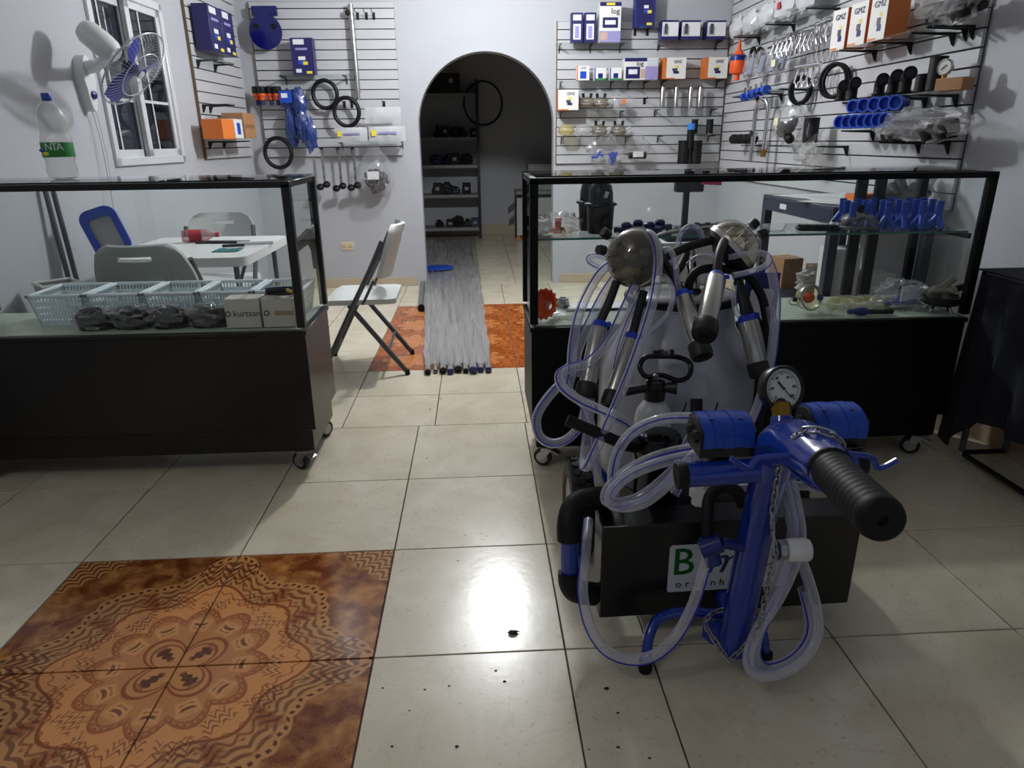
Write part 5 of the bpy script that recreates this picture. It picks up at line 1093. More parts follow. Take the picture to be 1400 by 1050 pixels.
# blue dustpan by the arch
t = T('dustpan', (-.42, 6.9, .06), 'blue dustpan with upright handle resting on the pipes inside the arch', 'dustpan')
vs = [(-.12, -.13, .012), (.13, -.10, .006), (.18, .0, .004), (.13, .10, .006), (-.12, .13, .012)]
MB().prism([(-.12, -.10), (.06, -.10), (.17, -.03), (.17, .03), (.06, .10), (-.12, .10)], .02).build('pan', BLUEPL, t)
MB().box((-.11, 0, .04), (.02, .2, .06), bev=.006).build('back_wall', BLUEDK, t); MB().tube([(-.11, 0, .05), (-.14, .02, .45)], .012, 10).build('handle', M('bright_blue', '1f56c4', .4), t)
# ================================================================ STORE ROOM BEHIND THE ARCH
NVY = M('navy_shelf_post', '10142e', .4); SHB = M('pale_shelf_board', '8f918f', .6)
t = T('shelving_unit', (-.62, 9.72, 0), 'tall shelving unit with navy posts and pale boards in the store room', 'shelving')
for x_ in (-1.28, .045):
    for y_ in (9.55, 9.9): MB().box((x_, y_, 1.0), (.035, .035, 2.0)).build('post', NVY, t, True)
SHZ = [.15, .585, .965, 1.31, 1.84]
for z_ in SHZ: MB().box((-.62, 9.725, z_-.012), (1.32, .37, .024)).build('shelf_board', SHB, t, True); MB().box((-.62, 9.545, z_-.02), (1.30, .012, .04)).build('shelf_lip', SHB, t, True)
DARKS = [M('dark_cloth', '15161b', .8), M('dark_brown_part', '241d1a', .7), M('dark_green_part', '1b2422', .7), M('dark_grey_part', '2c2d31', .6), M('faded_blue_bag', '39425e', .6)]
sn = 0
for si, (z_, items) in enumerate(((SHZ[0], 5), (SHZ[1], 4), (SHZ[2], 4), (SHZ[3], 5))):
    for k_ in range(items):
        x_ = -.50+.12*k_+random.uniform(-.02, .02); kind = (si+k_) % 3; m_ = DARKS[(si*2+k_) % 5]; h_ = random.uniform(.08, .16)
        nm, lb_ = [('machine_part', 'dark machine part'), ('dark_box', 'dark small box'), ('cloth_bundle', 'dark cloth bundle')][kind]
        t = T(nm, (x_, 9.68, z_), f"{lb_} on the {['lowest', 'second', 'third', 'fourth'][si]} store room shelf, {['against the arch side', 'next to the first item', 'in the middle', 'near the navy post', 'touching the navy post'][k_]}", ['part', 'box', 'cloth'][kind], 'things on the store shelves')
        if kind == 0: MB().cyl((-.05, 0, .03), (.05, 0, .03), .03, n=10).cyl((0, 0, .03), (.0, 0, h_), .022, n=8).build('housing', m_, t); MB().tube(smooth([(-.05, -.03, .03), (-.02, -.06, .1), (.04, -.06, .08), (.06, -.03, .02)], 3), .008, 6).build('hose_piece', BLKRUB, t)
        elif kind == 1: MB().box((0, 0, h_/2), (.11, .12, h_), bev=.004).build('carton_body', m_, t); MB().box((0, -.0605, h_*.5), (.05, .001, h_*.3)).build('label_patch', GREYPL, t)
        else: MB().sph((0, 0, h_*.48), (.085, .08, h_*.55), 16, 10, 90+si*5+k_, .3).build('fold', m_, t); MB().tube(smooth([(-.05, -.07, h_*.5), (0, -.085, h_*.6), (.05, -.07, h_*.45)], 3), .006, 6).build('tie', BLKRUB, t)
t = T('cardboard_box', (-.40, 9.70, SHZ[4]), 'dark box on the top shelf of the store room unit', 'box'); MB().box((0, 0, .12), (.45, .3, .24), bev=.004).build('carton_body', DARKS[1], t); MB().box((.12, -.1505, .15), (.05, .001, .05)).build('label_patch', GREYPL, t)
t = T('hoop', (.125, 9.925, 1.735-.27), 'large thin dark hoop hung on the store room wall', 'hoop'); MB().torus((0, 0, .27), .255, .011, (0, 1, 0), 48, 8, (1, 1.07)).build('ring', BLKRUB, t); MB().cyl((0, 0, .535), (0, .03, .535), .006, n=8).build('nail', ZINC, t)
t = T('chest_freezer', (.86, 9.62, 0), 'white chest cabinet with dark trim in the store room', 'cabinet')
MB().box((.86, 9.68, .30), (.66, .5, .52), bev=.01).build('body', OFFWHITE, t, True)
for (x_, w_, z_, h_) in ((.86, .68, .555, .022), (.525, .022, .29, .52), (1.195, .022, .29, .52)): MB().box((x_, 9.425, z_), (w_, .02, h_)).build('dark_trim', BLKMET, t, True)
MB().box((.86, 9.69, .60), (.66, .48, .05), bev=.01).build('lid', GREYPL, t, True)
for x_ in (.56, 1.16): MB().box((x_, 9.45, .02), (.06, .04, .04)).build('foot', ORSAT, t, True)
MB().box((.90, 9.62, .80), (.42, .36, .34), bev=.01).build('top_unit', GREYPL, t, True)
MB().prism([(0, 0), (.12, .09), (.12, .18), (0, .09)], .01, Matrix.Translation((.42, 9.44, .33)) @ Matrix.Rotation(PI/2, 4, 'X')).build('tilted_flap', GREYMET, t, True)
for k_ in range(3): MB().box((.86+.06*k_, 9.4145, .30), (.045, .003, .03)).build('badge', GREYMET, t, True)
# ================================================================ TABLE UNDER A DARK CLOTH, RIGHT
tz = AX(1390, 357, 2.12).z
t = T('folding_table', (2.08, 2.28, 0), 'table under a dark navy cloth against the side wall', 'table')
MB().box((2.045, 2.22, tz-.03), (.25, .56, .03), bev=.004).build('tabletop', GREYPL, t, True)
for y_ in (1.99, 2.46):
    MB().tube([(1.965, y_, tz-.045), (1.955, y_, .03)], .012, 8).build('leg', GREYMET, t, True); MB().tube([(2.14, y_, tz-.045), (2.14, y_, .03)], .012, 8).build('leg', GREYMET, t, True)
MB().tube([(1.955, 2.46, .035), (1.955, 1.99, .035)], .011, 8).build('foot_bar', BLKMET, t, True); MB().tube([(1.955, 2.46, .035), (2.14, 2.46, .035)], .011, 8).build('foot_bar', BLKMET, t, True)
MB().box((1.953, 2.455, .022), (.022, .03, .044), bev=.003).build('foot_cap', GREYPL, t, True)
CLOTHN = M('navy_cloth', '0a0c1c', .85, bump=.3, bsc=250)
b = MB(); vs = []; fs = []; x0_, x1_, y0_, y1_ = 1.905, 2.17, 1.93, 2.50; path = []
segs = [((x1_, y0_-.02), (x0_+.02, y0_-.02), (0, -1)), ((x0_, y0_), (x0_, y1_), (-1, 0)), ((x0_+.02, y1_+.02), (x1_, y1_+.02), (0, 1))]
for si, (pa, pb, nn_) in enumerate(segs):
    m_ = (14, 22, 14)[si]
    for k_ in range(m_+1): q = k_/m_; path.append((pa[0]+(pb[0]-pa[0])*q, pa[1]+(pb[1]-pa[1])*q, nn_[0], nn_[1], .5+.5*abs(k_/m_-.5) if si == 1 else .3))
n1 = len(path)-1
rows = 12
for j in range(rows+1):
    h_ = j/rows
    for i, (px_, py_, nx_, ny_, _q) in enumerate(path):
        far = max(0, 1-abs(i-(15+22.5))/7); hem = .24-.18*min(1, far*1.4); drop = tz-.02-(tz-.02-hem)*h_
        wv = (.004+.022*h_)*math.sin(i*1.15+.6*math.sin(i*.4)); fl = .055*h_
        vs.append((px_+nx_*(wv+fl*.4), py_+ny_*(wv+fl), drop))
for j in range(rows):
    for i in range(n1): fs.append((j*(n1+1)+i, j*(n1+1)+i+1, (j+1)*(n1+1)+i+1, (j+1)*(n1+1)+i))
b.add(vs, fs); b.box(((x0_+x1_)/2, (y0_+y1_)/2+.01, tz-.012), (x1_-x0_, y1_-y0_+.02, .006), bev=.002)
tag(b.build('tablecloth', CLOTHN), 'dark navy cloth hanging to the floor over the table by the wall', 'tablecloth')
t = T('cardboard_sheet', (2.178, 2.62, 0), 'pale cardboard sheet leaning on the wall under the navy cloth', 'cardboard'); MB().box((2.172, 2.62, .13), (.012, .55, .26), rot('Y', -3), .002).build('sheet', M('pale_board', 'b59d84', .8), t, True); MB().box((2.164, 2.5, .2), (.002, .14, .09), rot('Y', -3)).build('paper_patch', PAPER, t, True)
# ================================================================ SPECKS ON THE TILES
random.seed(11)
DIRT = M('dark_debris', '241a12', .8)
lf = T('dry_leaf', G(701, 866, .001), 'small dark dry leaf on the tile in front of the cart', 'leaf'); MB().sph((0, 0, .004), (.014, .008, .004), 12, 7, 3, .3).build('blade', DIRT, lf); MB().tube([(.012, 0, .004), (.02, .004, .003)], .0012, 4).build('stalk', DIRT, lf)
for i, (px, py) in enumerate(((829, 942), (536, 1021), (624, 1021), (581, 943), (614, 938), (678, 917), (560, 972), (523, 941), (845, 975), (690, 932), (636, 732), (626, 767), (805, 1025), (845, 1022), (888, 1037), (573, 552), (602, 545), (588, 560), (583, 627))):
    p = G(px, py, .0); r_ = random.uniform(.0015, .003)*(2 if i == 0 else 1)
    tag(MB().sph((p.x, p.y, r_*.5), (r_*1.5, r_, r_*.4), 8, 5, i, .5).build('dirt_speck', DIRT), 'dark crumb of dirt lying on the pale floor tiles', 'dirt', 'crumbs of dirt on the tiles')
# ================================================================ MILKING CART
cart = T('milking_cart', (.62, 1.80, 0), 'blue two-wheeled milking cart with white bucket, black box and long black grip', 'milking machine')
def cp(b, nm, m, par=None, **k): return b.build(nm, m, par or cart, True, **k)
BLKGL = M('black_gloss', '070708', .12); BLKSH = M('black_sheet_metal', '0b0b0c', .28)
# post, neck, grip
p0 = G(1004, 872, .10); p1 = D(1036, 715, 1.545); p2 = D(1054, 640, 1.435)
cp(MB().tube(smooth([p0-Vector((0, 0, .02)), p0, p1, p2], 5), .0375, 20), 'post', BLUEP)
nk = [p2-Vector((0, 0, .01)), D(1064, 613, 1.39), D(1084, 606, 1.31), D(1106, 618, 1.225), D(1125, 635, 1.155), D(1141, 648, 1.10)]
ns = smooth(nk, 5); rr = []
for i in range(len(ns)):
    t_ = i/(len(ns)-1); k = [(0, .039), (.25, .046), (.5, .050), (.7, .0475), (.88, .042), (1, .035)]
    for (a, ra), (c, rc_) in zip(k, k[1:]):
        if a <= t_ <= c: rr.append(ra+(rc_-ra)*(t_-a)/(c-a)); break
cp(MB().tube(ns, rr, 22), 'neck', BLUEP)
g0, g1 = D(1134, 640, 1.115), D(1207, 712, .905); gv = (g1-g0); L = gv.length; prof = [(0, 0), (.036, 0), (.037, .008)]
n = 13
for i in range(n): z = .012+(L-.02)*i/n; s_ = (L-.02)/n; prof += [(.0318, z), (.0328, z+s_*.2), (.0328, z+s_*.8), (.0318, z+s_)]
prof += [(.031, L-.003), (.028, L), (.008, L), (.006, L-.006), (0, L-.006)]
cp(MB().lathe(prof, g0, gv, 28), 'grip', BLKRUB)
# gauge
gc = D(1070, 531, 1.36); gn = Vector((.16, -.92, .34)).normalized()
gg = cp(MB().lathe([(0, -.032), (.036, -.032), (.044, -.02), (.046, .004), (.044, .008), (.040, .008), (.039, .002)], gc, gn, 36), 'vacuum_gauge', BLKPL)
cp(MB().lathe([(0, .0015), (.0395, .0015)], gc, gn, 32), 'dial', M('dial_white', 'd9dad8', .5), gg)
gx = Vector((0, 0, 1)).cross(-gn).normalized()*-1; gx = gn.cross(Vector((0, 0, 1))).normalized()*-1; gy = gn.cross(gx)
if gx.x < 0: gx = -gx
gy = gn.cross(gx); GR = Matrix((gx, gy, gn)).transposed()
b = MB()
for i in range(31):
    a = math.radians(225-270*i/30); e = gx*math.cos(a)+gy*math.sin(a); r0_ = .030 if i % 5 else .027
    b.tube([gc+gn*.0022+e*r0_, gc+gn*.0022+e*.0345], .0005 if i % 5 else .0008, 4)
cp(b, 'tick_marks', INK, gg)
na = (gx*.62-gy*.78).normalized()
cp(MB().box(gc+gn*.004-na*.0, (.006, .0012, .004)).tube([gc+gn*.004-na*.018, gc+gn*.004-na*.004], .0022, 5).tube([gc+gn*.004-na*.006, gc+gn*.004+na*.026], .001, 5), 'needle', INK, gg)
def gtext(s, sz, x_, y_, m=INK):
    o = text(s, sz, gc+gn*.0024+gx*x_+gy*y_-ORG[cart.name], GR, m, gg)
for s, x_, y_ in (('0', -.018, -.016), ('20', -.024, .002), ('40', -.012, .021), ('60', .012, .021), ('80', .024, .002), ('100', .017, -.016)): gtext(s, .0075, x_, y_)
cp(MB().tube([gc+gn*.0026-gx*.010-gy*.027, gc+gn*.0026+gx*.010-gy*.027], .0012, 4), 'green_mark', GREENP, gg)
cp(MB().lathe([(.039, .006), (0, .0065)], gc, gn, 32), 'lens', clear('gauge_lens', (.98, .98, .98)), gg)
gb0, gb1 = D(1069, 570, 1.345), D(1068, 551, 1.35)
cp(MB().lathe([(.019, 0), (.019, (gb1-gb0).length)], gb0, gb1-gb0, 6), 'brass_nut', BRASS, gg)
cp(MB().cyl(gb1, gc-Vector((0, 0, .04)), .011, n=12), 'stem', BLKPL, gg)
cp(MB().cyl(D(1071, 604, 1.335), D(1069, 570, 1.345), .027, .021, 16), 'gauge_socket', BLUEP)
# crossbar with caps
c0, c1 = D(931, 650, 1.43), D(1174, 632, 1.43); cd_ = (c1-c0).normalized()
cp(MB().cyl(c0, c1, .0262, n=20), 'crossbar', BLUEP)
for p, s in ((c0, -1), (c1, 1)): cp(MB().lathe([(0, -.004), (.0275, -.004), (.029, 0), (.029, .016), (.027, .018)], p+cd_*s*.006, -cd_*s, 20), 'end_cap', BLKRUB)
# pulsators
def pulsator(px, py, dep):
    c = D(px, py, dep); w = .105
    t = cp(MB().prism([(-.045, -.035), (.045, -.035), (.048, .0), (.04, .03), (.0, .038), (-.045, .02)], w+.012, Matrix.Translation(c-Vector((w/2+.006, 0, 0))) @ Matrix.Rotation(PI/2, 4, 'Z') @ Matrix.Rotation(PI/2, 4, 'X') @ Matrix.Diagonal((1, 1, 1, 1))), 'pulsator', BLKPL)
    pr = [(-.052, -.012), (-.052, .012), (-.046, .024), (-.03, .036), (-.008, .043), (.02, .043), (.038, .036), (.046, .024), (.038, .018), (.0, .036), (-.04, .016), (-.045, -.012)]
    nseg = 5
    for i in range(nseg):
        cp(MB().prism([(a*1.0, z+(.0018 if i % 2 else 0)) for a, z in pr], w/nseg-.0006, Matrix.Translation(c+Vector((-w/2+w*i/nseg, 0, 0))) @ Matrix.Rotation(PI/2, 4, 'Z') @ Matrix.Rotation(PI/2, 4, 'X')), 'lid_rib', BLUEPL, t)
    for dy in (-.018, .016): cp(MB().lathe([(0, 0), (.014, 0), (.013, .008), (.006, .012), (0, .012)], c+Vector((-w/2-.006, dy, .002)), (-1, 0, 0), 14), 'port', BLKPL, t)
    for s in (-1, 1): cp(MB().cyl(c+Vector((s*.03, -.02, .0405)), c+Vector((s*.03, -.02, .0425)), .005, n=10), 'screw', BLUEDK, t)
    cp(MB().cyl(c-Vector((0, 0, .035)), c-Vector((0, .0, .085)), .026, .024, 16), 'base', BLKPL, t)
pulsator(986, 592, 1.45); pulsator(1136, 580, 1.47)
# hooks
for pts in ([(1085, 622, 1.19), (1038, 626, 1.2), (1022.6, 640.5, 1.2), (999, 626, 1.2)], [(1150, 620, 1.15), (1188, 624, 1.16), (1202, 640, 1.16), (1227, 629, 1.15)]):
    cp(MB().tube(smooth([D(*p) for p in pts], 5), .0055, 8), 'hose_hook', BLUEP)
# chain
CHP = [(1153, 612, 1.185), (1142, 597, 1.165), (1118, 588, 1.17), (1096, 590, 1.19), (1081, 603, 1.215), (1069, 622, 1.30), (1064, 648, 1.375), (1060, 672, 1.42), (1056, 705, 1.47), (1057, 730, 1.48), (1060, 752, 1.49), (1053, 785, 1.52), (1046, 818, 1.55), (1040, 848, 1.58), (1026, 875, 1.62), (1008, 893, 1.655), (997, 900, 1.67), (985, 886, 1.675), (972, 868, 1.68), (965, 853, 1.69), (970, 842, 1.71), (986, 834, 1.73), (1000, 832, 1.74)]
cpts = smooth([D(*p) for p in CHP], 30)
dist = [0]
for a, c in zip(cpts, cpts[1:]): dist.append(dist[-1]+(c-a).length)
chain = bpy.data.objects.new('chain', None); COL.objects.link(chain); chain.parent = cart; ORG[chain.name] = ORG[cart.name]
lw_, lh_ = .0078, .0165
link = [Vector((lw_*.75*math.sin(a)*1.0, 0, (lh_-lw_)*(1 if math.cos(a) > 0 else -1)+lw_*math.cos(a))) for a in [2*PI*i/14 for i in range(14)]]
lm = None; step = .0225; k = 0
while True:
    s = step*(k+.5)
    if s > dist[-1]: break
    i = next(j for j in range(1, len(dist)) if dist[j] >= s); f_ = (s-dist[i-1])/(dist[i]-dist[i-1]); P_ = cpts[i-1].lerp(cpts[i], f_); Tn = (cpts[i]-cpts[i-1]).normalized()
    if lm is None:
        o = MB().tube(link, .0021, 6, True).build('chain_link', ZINC, chain); lm = o.data
    else: o = bpy.data.objects.new('chain_link', lm); COL.objects.link(o); o.parent = chain
    q = Vector((0, 0, 1)).rotation_difference(Tn) @ Matrix.Rotation(.5+PI/2*k, 3, 'Z').to_quaternion()
    o.matrix_local = Matrix.Translation(P_-ORG[cart.name]) @ q.to_matrix().to_4x4(); k += 1
# legs and base frame
cp(MB().tube(smooth([(.62, 1.43, .105), (.52, 1.44, .115), (.44, 1.43, .11), (.405, 1.40, .08), (.392, 1.37, .03)], 5), .0135, 10), 'leg', BLUEP)
cp(MB().tube(smooth([(.655, 1.43, .13), (.69, 1.41, .10), (.70, 1.385, .06), (.70, 1.375, .03)], 5), .0095, 10), 'leg', BLUEP)
for x_, y_ in ((.391, 1.368), (.70, 1.373)): cp(MB().lathe([(0, .0), (.016, 0), (.0175, .006), (.0165, .035), (0, .035)], (x_, y_, 0), n=14), 'rubber_foot', BLKRUB)
cp(MB().prism([(-.06, 0), (.055, .0), (.04, -.035), (0, -.05), (-.045, -.03)], .05, Matrix.Translation((.60, 1.40, .07))), 'foot_plate', BLUEP)
for x_ in (.42, .82): cp(MB().box((x_, 1.98, .165), (.035, .74, .03), bev=.004), 'frame_rail', BLUEP)
for y_ in (1.64, 1.92, 2.32): cp(MB().box((.62, y_, .165), (.40, .03, .03), bev=.004), 'frame_crossmember', BLUEP)
cp(MB().tube([p0+Vector((0, .02, .02)), (.645, 1.64, .105)], .02, 10), 'frame_brace', BLUEP)
cp(MB().cyl((.335, 1.93, .155), (.93, 1.93, .155), .01, n=10), 'axle', ZINC)
# wheels
def wheel(x):
    c = Vector((x, 1.93, .157)); w = cp(MB().lathe([(.09, -.03), (.115, -.038), (.142, -.034), (.152, -.022), (.156, -.008), (.156, .008), (.152, .022), (.142, .034), (.115, .038), (.09, .03)], c, (1, 0, 0), 40), 'tyre', BLKRUB)
    first = None
    for i in range(26):
        a = 2*PI*i/26
        for s in (-1, 1):
            if first is None: o = MB().box((s*.0, 0, .1555), (.024, .022, .007), bev=.002).build('tread_block', BLKRUB, w); first = o.data
            else: o = bpy.data.objects.new('tread_block', first); COL.objects.link(o); o.parent = w
            o.matrix_local = Matrix.Translation(c-ORG[cart.name]) @ Matrix.Rotation(a+(0 if s > 0 else PI/26), 4, 'X') @ Matrix.Translation((s*.016, 0, 0)) @ Matrix.Rotation(s*.5, 4, 'Z')
    cp(MB().lathe([(0, -.02), (.03, -.022), (.035, -.012), (.085, -.008), (.092, -.03), (.095, -.03), (.095, .03), (.092, .03), (.085, .008), (.035, .012), (.03, .022), (0, .02)], c, (1, 0, 0), 28), 'rim', OFFWHITE)
wheel(.30); wheel(.955)
# black box with the maker's plate
bx_ = rot('Z', 1.5); bc_ = Vector((.635, 1.548, .204))
cp(MB().box(bc_, (.685, .095, .278), bx_, .004), 'control_box', BLKSH); box_ = bpy.data.objects[cart.children[-1].name]
def onbox(u, v, e=.0485): return bc_+bx_ @ Vector((u, -e, v))
def boxuv(px, py):
    n_ = bx_ @ Vector((0, -1, 0)); o_ = onbox(0, 0); d_ = ray(px, py); h_ = CO+d_*((o_-CO).dot(n_)/d_.dot(n_)); q = bx_.transposed() @ (h_-bc_); return q.x, q.z
u0, v0 = boxuv(914, 777); u1, v1 = boxuv(1078, 768); vt = boxuv(990, 742)[1]; vb = boxuv(990, 805)[1]
pw, ph, pcx, pcz = u1-u0, vt-vb, (u0+u1)/2, (vt+vb)/2
plate = cp(MB().prism(rrect(pw, ph, .008), .0015, Matrix.Translation(onbox(pcx, pcz, .0478)) @ bx_.to_4x4() @ Matrix.Rotation(PI/2, 4, 'X')), 'maker_plate', M('plate_white', 'c9ccd0', .4))
def ptext(s, sz, du, dv, m, **k): text(s, sz, onbox(pcx+du, pcz+dv, .0497)-ORG[cart.name], bx_ @ FRONT, m, plate, **k)
ptext('B', .115, -pw*.385, ph*.12, M('logo_green', '157a2c', .5), wide=.95); ptext('B', .115, -pw*.378, ph*.12, M('logo_green', '157a2c', .5), wide=.95)
ptext('m', .115, -pw*.06, ph*.12, M('logo_navy', '1d3350', .5), font_shear=.35)
cp(MB().prism([(-.012, -.014), (.016, -.018), (.01, -.004), (.02, .018), (.0, .012), (-.004, -.004)], .0012, Matrix.Translation(onbox(pcx-pw*.20, pcz+ph*.06, .0492)) @ bx_.to_4x4() @ Matrix.Rotation(PI/2, 4, 'X')), 'yellow_mark', M('logo_yellow', 'c9b022', .5), plate)
cp(MB().tube(smooth([onbox(pcx+pw*.08, pcz-ph*.02, .0497), onbox(pcx+pw*.22, pcz-ph*.08, .0497), onbox(pcx+pw*.36, pcz+ph*.02, .0497), onbox(pcx+pw*.42, pcz+ph*.10, .0497)], 5), .0013, 4), 'swoosh', MATS['logo_navy'], plate)
ptext('o r d e n h a d e i r a s', .030, 0, -ph*.34, INK, wide=1.02)
# left U pipe with elbows
def C(*pts): return [D(*p) for p in pts]
ub = C((835, 680, 1.80), (800, 684, 1.78), (784, 694, 1.765), (778, 715, 1.75), (778, 738, 1.755))
cp(MB().tube(smooth(ub, 4), .031, 16), 'elbow', BLKRUB)
cp(MB().cyl(D(778, 730, 1.755), D(779, 790, 1.79), .024, n=16), 'pipe', BLUEP)
cp(MB().tube(smooth(C((779, 782, 1.785), (780, 797, 1.79), (788, 808, 1.80), (812, 812, 1.83)), 4), .031, 16), 'elbow', BLKRUB)
cp(MB().lathe([(.027, 0), (.027, .045)], D(815, 681, 1.79), (1, .1, .02), 8), 'union_nut', M('grey_pvc', '8b8f90', .4))
# bucket
CANX, CANY = .640, 2.115
CANM = clear('milky_plastic', (.8, .82, .86), .86, 'b4b8c4', 1.45, .15, .35)
can = cp(MB().lathe([(0, .19), (.20, .19), (.235, .20), (.25, .225), (.252, .30), (.250, .52), (.245, .575), (.228, .625), (.20, .665), (.176, .70), (.168, .735), (.166, .77), (.172, .775), (.172, .79), (.160, .79)], (CANX, CANY, 0), n=48), 'bucket', CANM)
cp(MB().torus((CANX, CANY, .79), .165, .014, n=40, m=10), 'lid_gasket', BLKRUB, can)
cp(MB().lathe([(.16, .79), (.15, .80), (.10, .812), (.0, .82)], (CANX, CANY, 0), n=36), 'lid', clear('lid_plastic', (.8, .8, .82), .35, '8f9094'), can)
cp(MB().torus((CANX, CANY, .185), .20, .012, n=36, m=6), 'support_ring', BLKMET, can)
hb = smooth(C((875, 503, 1.93), (882, 489, 1.94), (905, 487, 1.95), (930, 489, 1.95), (944, 498, 1.945), (941, 515, 1.935), (926, 520, 1.93), (905, 513, 1.93), (884, 515, 1.93)), 5, True)
cp(MB().tube(hb, .0075, 10, True), 'carry_handle', BLKGL, can)
vv = cp(MB().cyl(D(893, 482, 1.965), D(921, 483, 1.965), .007, n=10), 'bucket_valve', BLKPL, can)
for px in (905, 917): cp(MB().cyl(D(px, 478, 1.962), D(px+.1, 489, 1.962), .010, n=10), 'valve_clamp', BLKPL, vv)
cp(MB().cyl(D(907, 483, 1.95), D(915, 483, 1.95), .0095, n=10), 'valve_body', CLEARP, vv)
# steel bracket over the lid
cp(MB().tube(smooth(C((868, 440, 2.0), (880, 345, 2.0), (900, 322, 2.0), (960, 312, 2.02), (1005, 308, 2.04), (1018, 312, 2.05), (1020, 340, 2.06), (1012, 400, 2.08)), 5), .0055, 8), 'cluster_bracket', STEEL)
# lubricator bottle with black head
lb = AY(893, 570, 1.80)
ob = cp(MB().lathe([(0, .30), (.04, .30), (.052, .33), (.053, lb.z-.005), (.048, lb.z+.025), (.032, lb.z+.045), (.026, lb.z+.05), (.026, lb.z+.06)], (lb.x, lb.y, 0), n=28), 'oil_bottle', clear('white_bottle', (.8, .82, .84), .8, 'cfd2d6', 1.45, .12))
hz = lb.z+.055
cp(MB().lathe([(0, 0), (.030, 0), (.031, .03), (.026, .032), (.026, .055), (.015, .06), (0, .06)], (lb.x, lb.y, hz), n=18), 'bottle_head', BLKPL, ob)
cp(MB().lathe([(.009, 0), (.009, .014), (0, .018)], (lb.x, lb.y, hz+.058), n=10), 'sight_glass', CLEARP, ob)
cp(MB().cyl((lb.x+.02, lb.y, hz+.035), (lb.x+.06, lb.y-.01, hz+.035), .012, .02, 14), 'side_knob', BLKPL, ob)
cp(MB().cyl((lb.x-.02, lb.y, hz+.035), (lb.x-.085, lb.y, hz+.025), .013, .014, 14), 'side_port', BLKPL, ob)
# glossy black trap jar
jb = AY(900, 600, 1.70)
jar = cp(MB().lathe([(0, .18), (.05, .18), (.06, .20), (.063, .30), (.063, jb.z-.05), (.066, jb.z-.045), (.066, jb.z+.0), (.060, jb.z+.014), (.03, jb.z+.019), (0, jb.z+.02)], (jb.x, jb.y, 0), n=36), 'trap_jar', BLKGL)
cp(MB().cyl(D(775, 574, 1.80), D(852, 607, 1.80), .0155, n=14), 'inlet_hose_stub', BLKRUB)
cp(MB().cyl(D(850, 606, 1.80), (jb.x-.05, jb.y, jb.z-.02), .02, n=14), 'inlet_elbow', BLKPL)
# pump motor low between box and bucket
cp(MB().lathe([(0, 0), (.07, 0), (.085, .02), (.085, .24), (.07, .26), (0, .26)], (.58, 1.72, .265), (1, 0, 0), 24), 'motor', BLKPL)
cp(MB().box((.66, 1.74, .19), (.36, .2, .02), bev=.003), 'mounting_plate', BLKMET)
cp(MB().lathe([(.02, 0), (.02, .02), (.027, .022), (.027, .04), (.02, .045), (.016, .07), (0, .07)], D(956, 688, 1.65), (0, 0, 1), 8), 'white_fitting', WHITEPL)
cp(MB().cyl(D(952, 566, 1.72), D(952, 545, 1.72), .0155, n=14), 'relief_knob', BLKRUB)
cp(MB().cyl(D(950, 660, 1.73), D(952, 566, 1.72), .013, n=12), 'relief_pipe', BLUEP)
for px in (932, 975): cp(MB().tube(smooth(C((px, 568, 1.93), (px+4, 558, 1.94), (px+6, 551, 1.95)), 3), .003, 6), 'cable_tie', NAVY)
# right-hand white nut on the post
fn0 = D(1064, 752, 1.50); fdx = Vector((1, -.05, 0)).normalized()
nt_ = cp(MB().lathe([(0, 0), (.022, 0), (.022, .012), (.018, .012), (.018, .02)], fn0, fdx, 6), 'hex_nut', ZINC)
cp(MB().lathe([(0, .018), (.0235, .018), (.0255, .022), (.0255, .062), (.023, .067), (0, .067)], fn0, fdx, 24), 'valve_cap', WHITEPL)
# blue tee and black hose beside the post
cp(MB().cyl(D(958, 752, 1.56), D(986, 742, 1.55), .021, n=14).cyl(D(966, 734, 1.56), D(976, 772, 1.56), .019, n=14).cyl(D(986, 742, 1.55), D(1024, 748, 1.56), .013, n=12), 'tee_connector', BLUEDK)
cp(MB().tube(smooth(C((967, 740, 1.57), (967, 700, 1.575), (972, 677, 1.59), (990, 666, 1.61), (1008, 672, 1.64), (1016, 690, 1.66)), 4), .0145, 12), 'drain_hose', BLKRUB)
# sign
sg = cp(MB().box(D(1040, 405, 2.17), (.105, .004, .15), rot('Z', -8)), 'instruction_sign', M('sign_purple', '2a2578', .5))
cp(MB().prism(rrect(.07, .10, .012), .002, Matrix.Translation(D(1040, 416, 2.165)) @ rot('Z', -8).to_4x4() @ Matrix.Rotation(PI/2, 4, 'X')), 'sign_field', PAPER, sg)
for s, py in (('LUBRIFICADO', 380), ('SUCCION MI', 385.5)): text(s, .0125, D(1040, py, 2.160)-ORG[cart.name], rot('Z', -8) @ FRONT, PAPER, sg)
# ---------------------------------------------------------------- hoses
def hose(par, pts, r=.0135, nm='hose', m=HOSE, stripe=True, ph=.9, k=6, closed=False):
    b = MB(); b.tube(smooth(C(*pts), k, closed), r, 12, closed, cap=False); fr = b.fr
    o = b.build(nm, m, par, True)
    if stripe:
        pts_ = [P+(x*math.cos(ph)+y*math.sin(ph))*r*1.0 for P, x, y in fr]
        MB().tube(pts_, r*.16, 5, closed).build('stripe', STRIPE, o, True)
    return o
H = lambda *a, **k: hose(cart, a, **k)
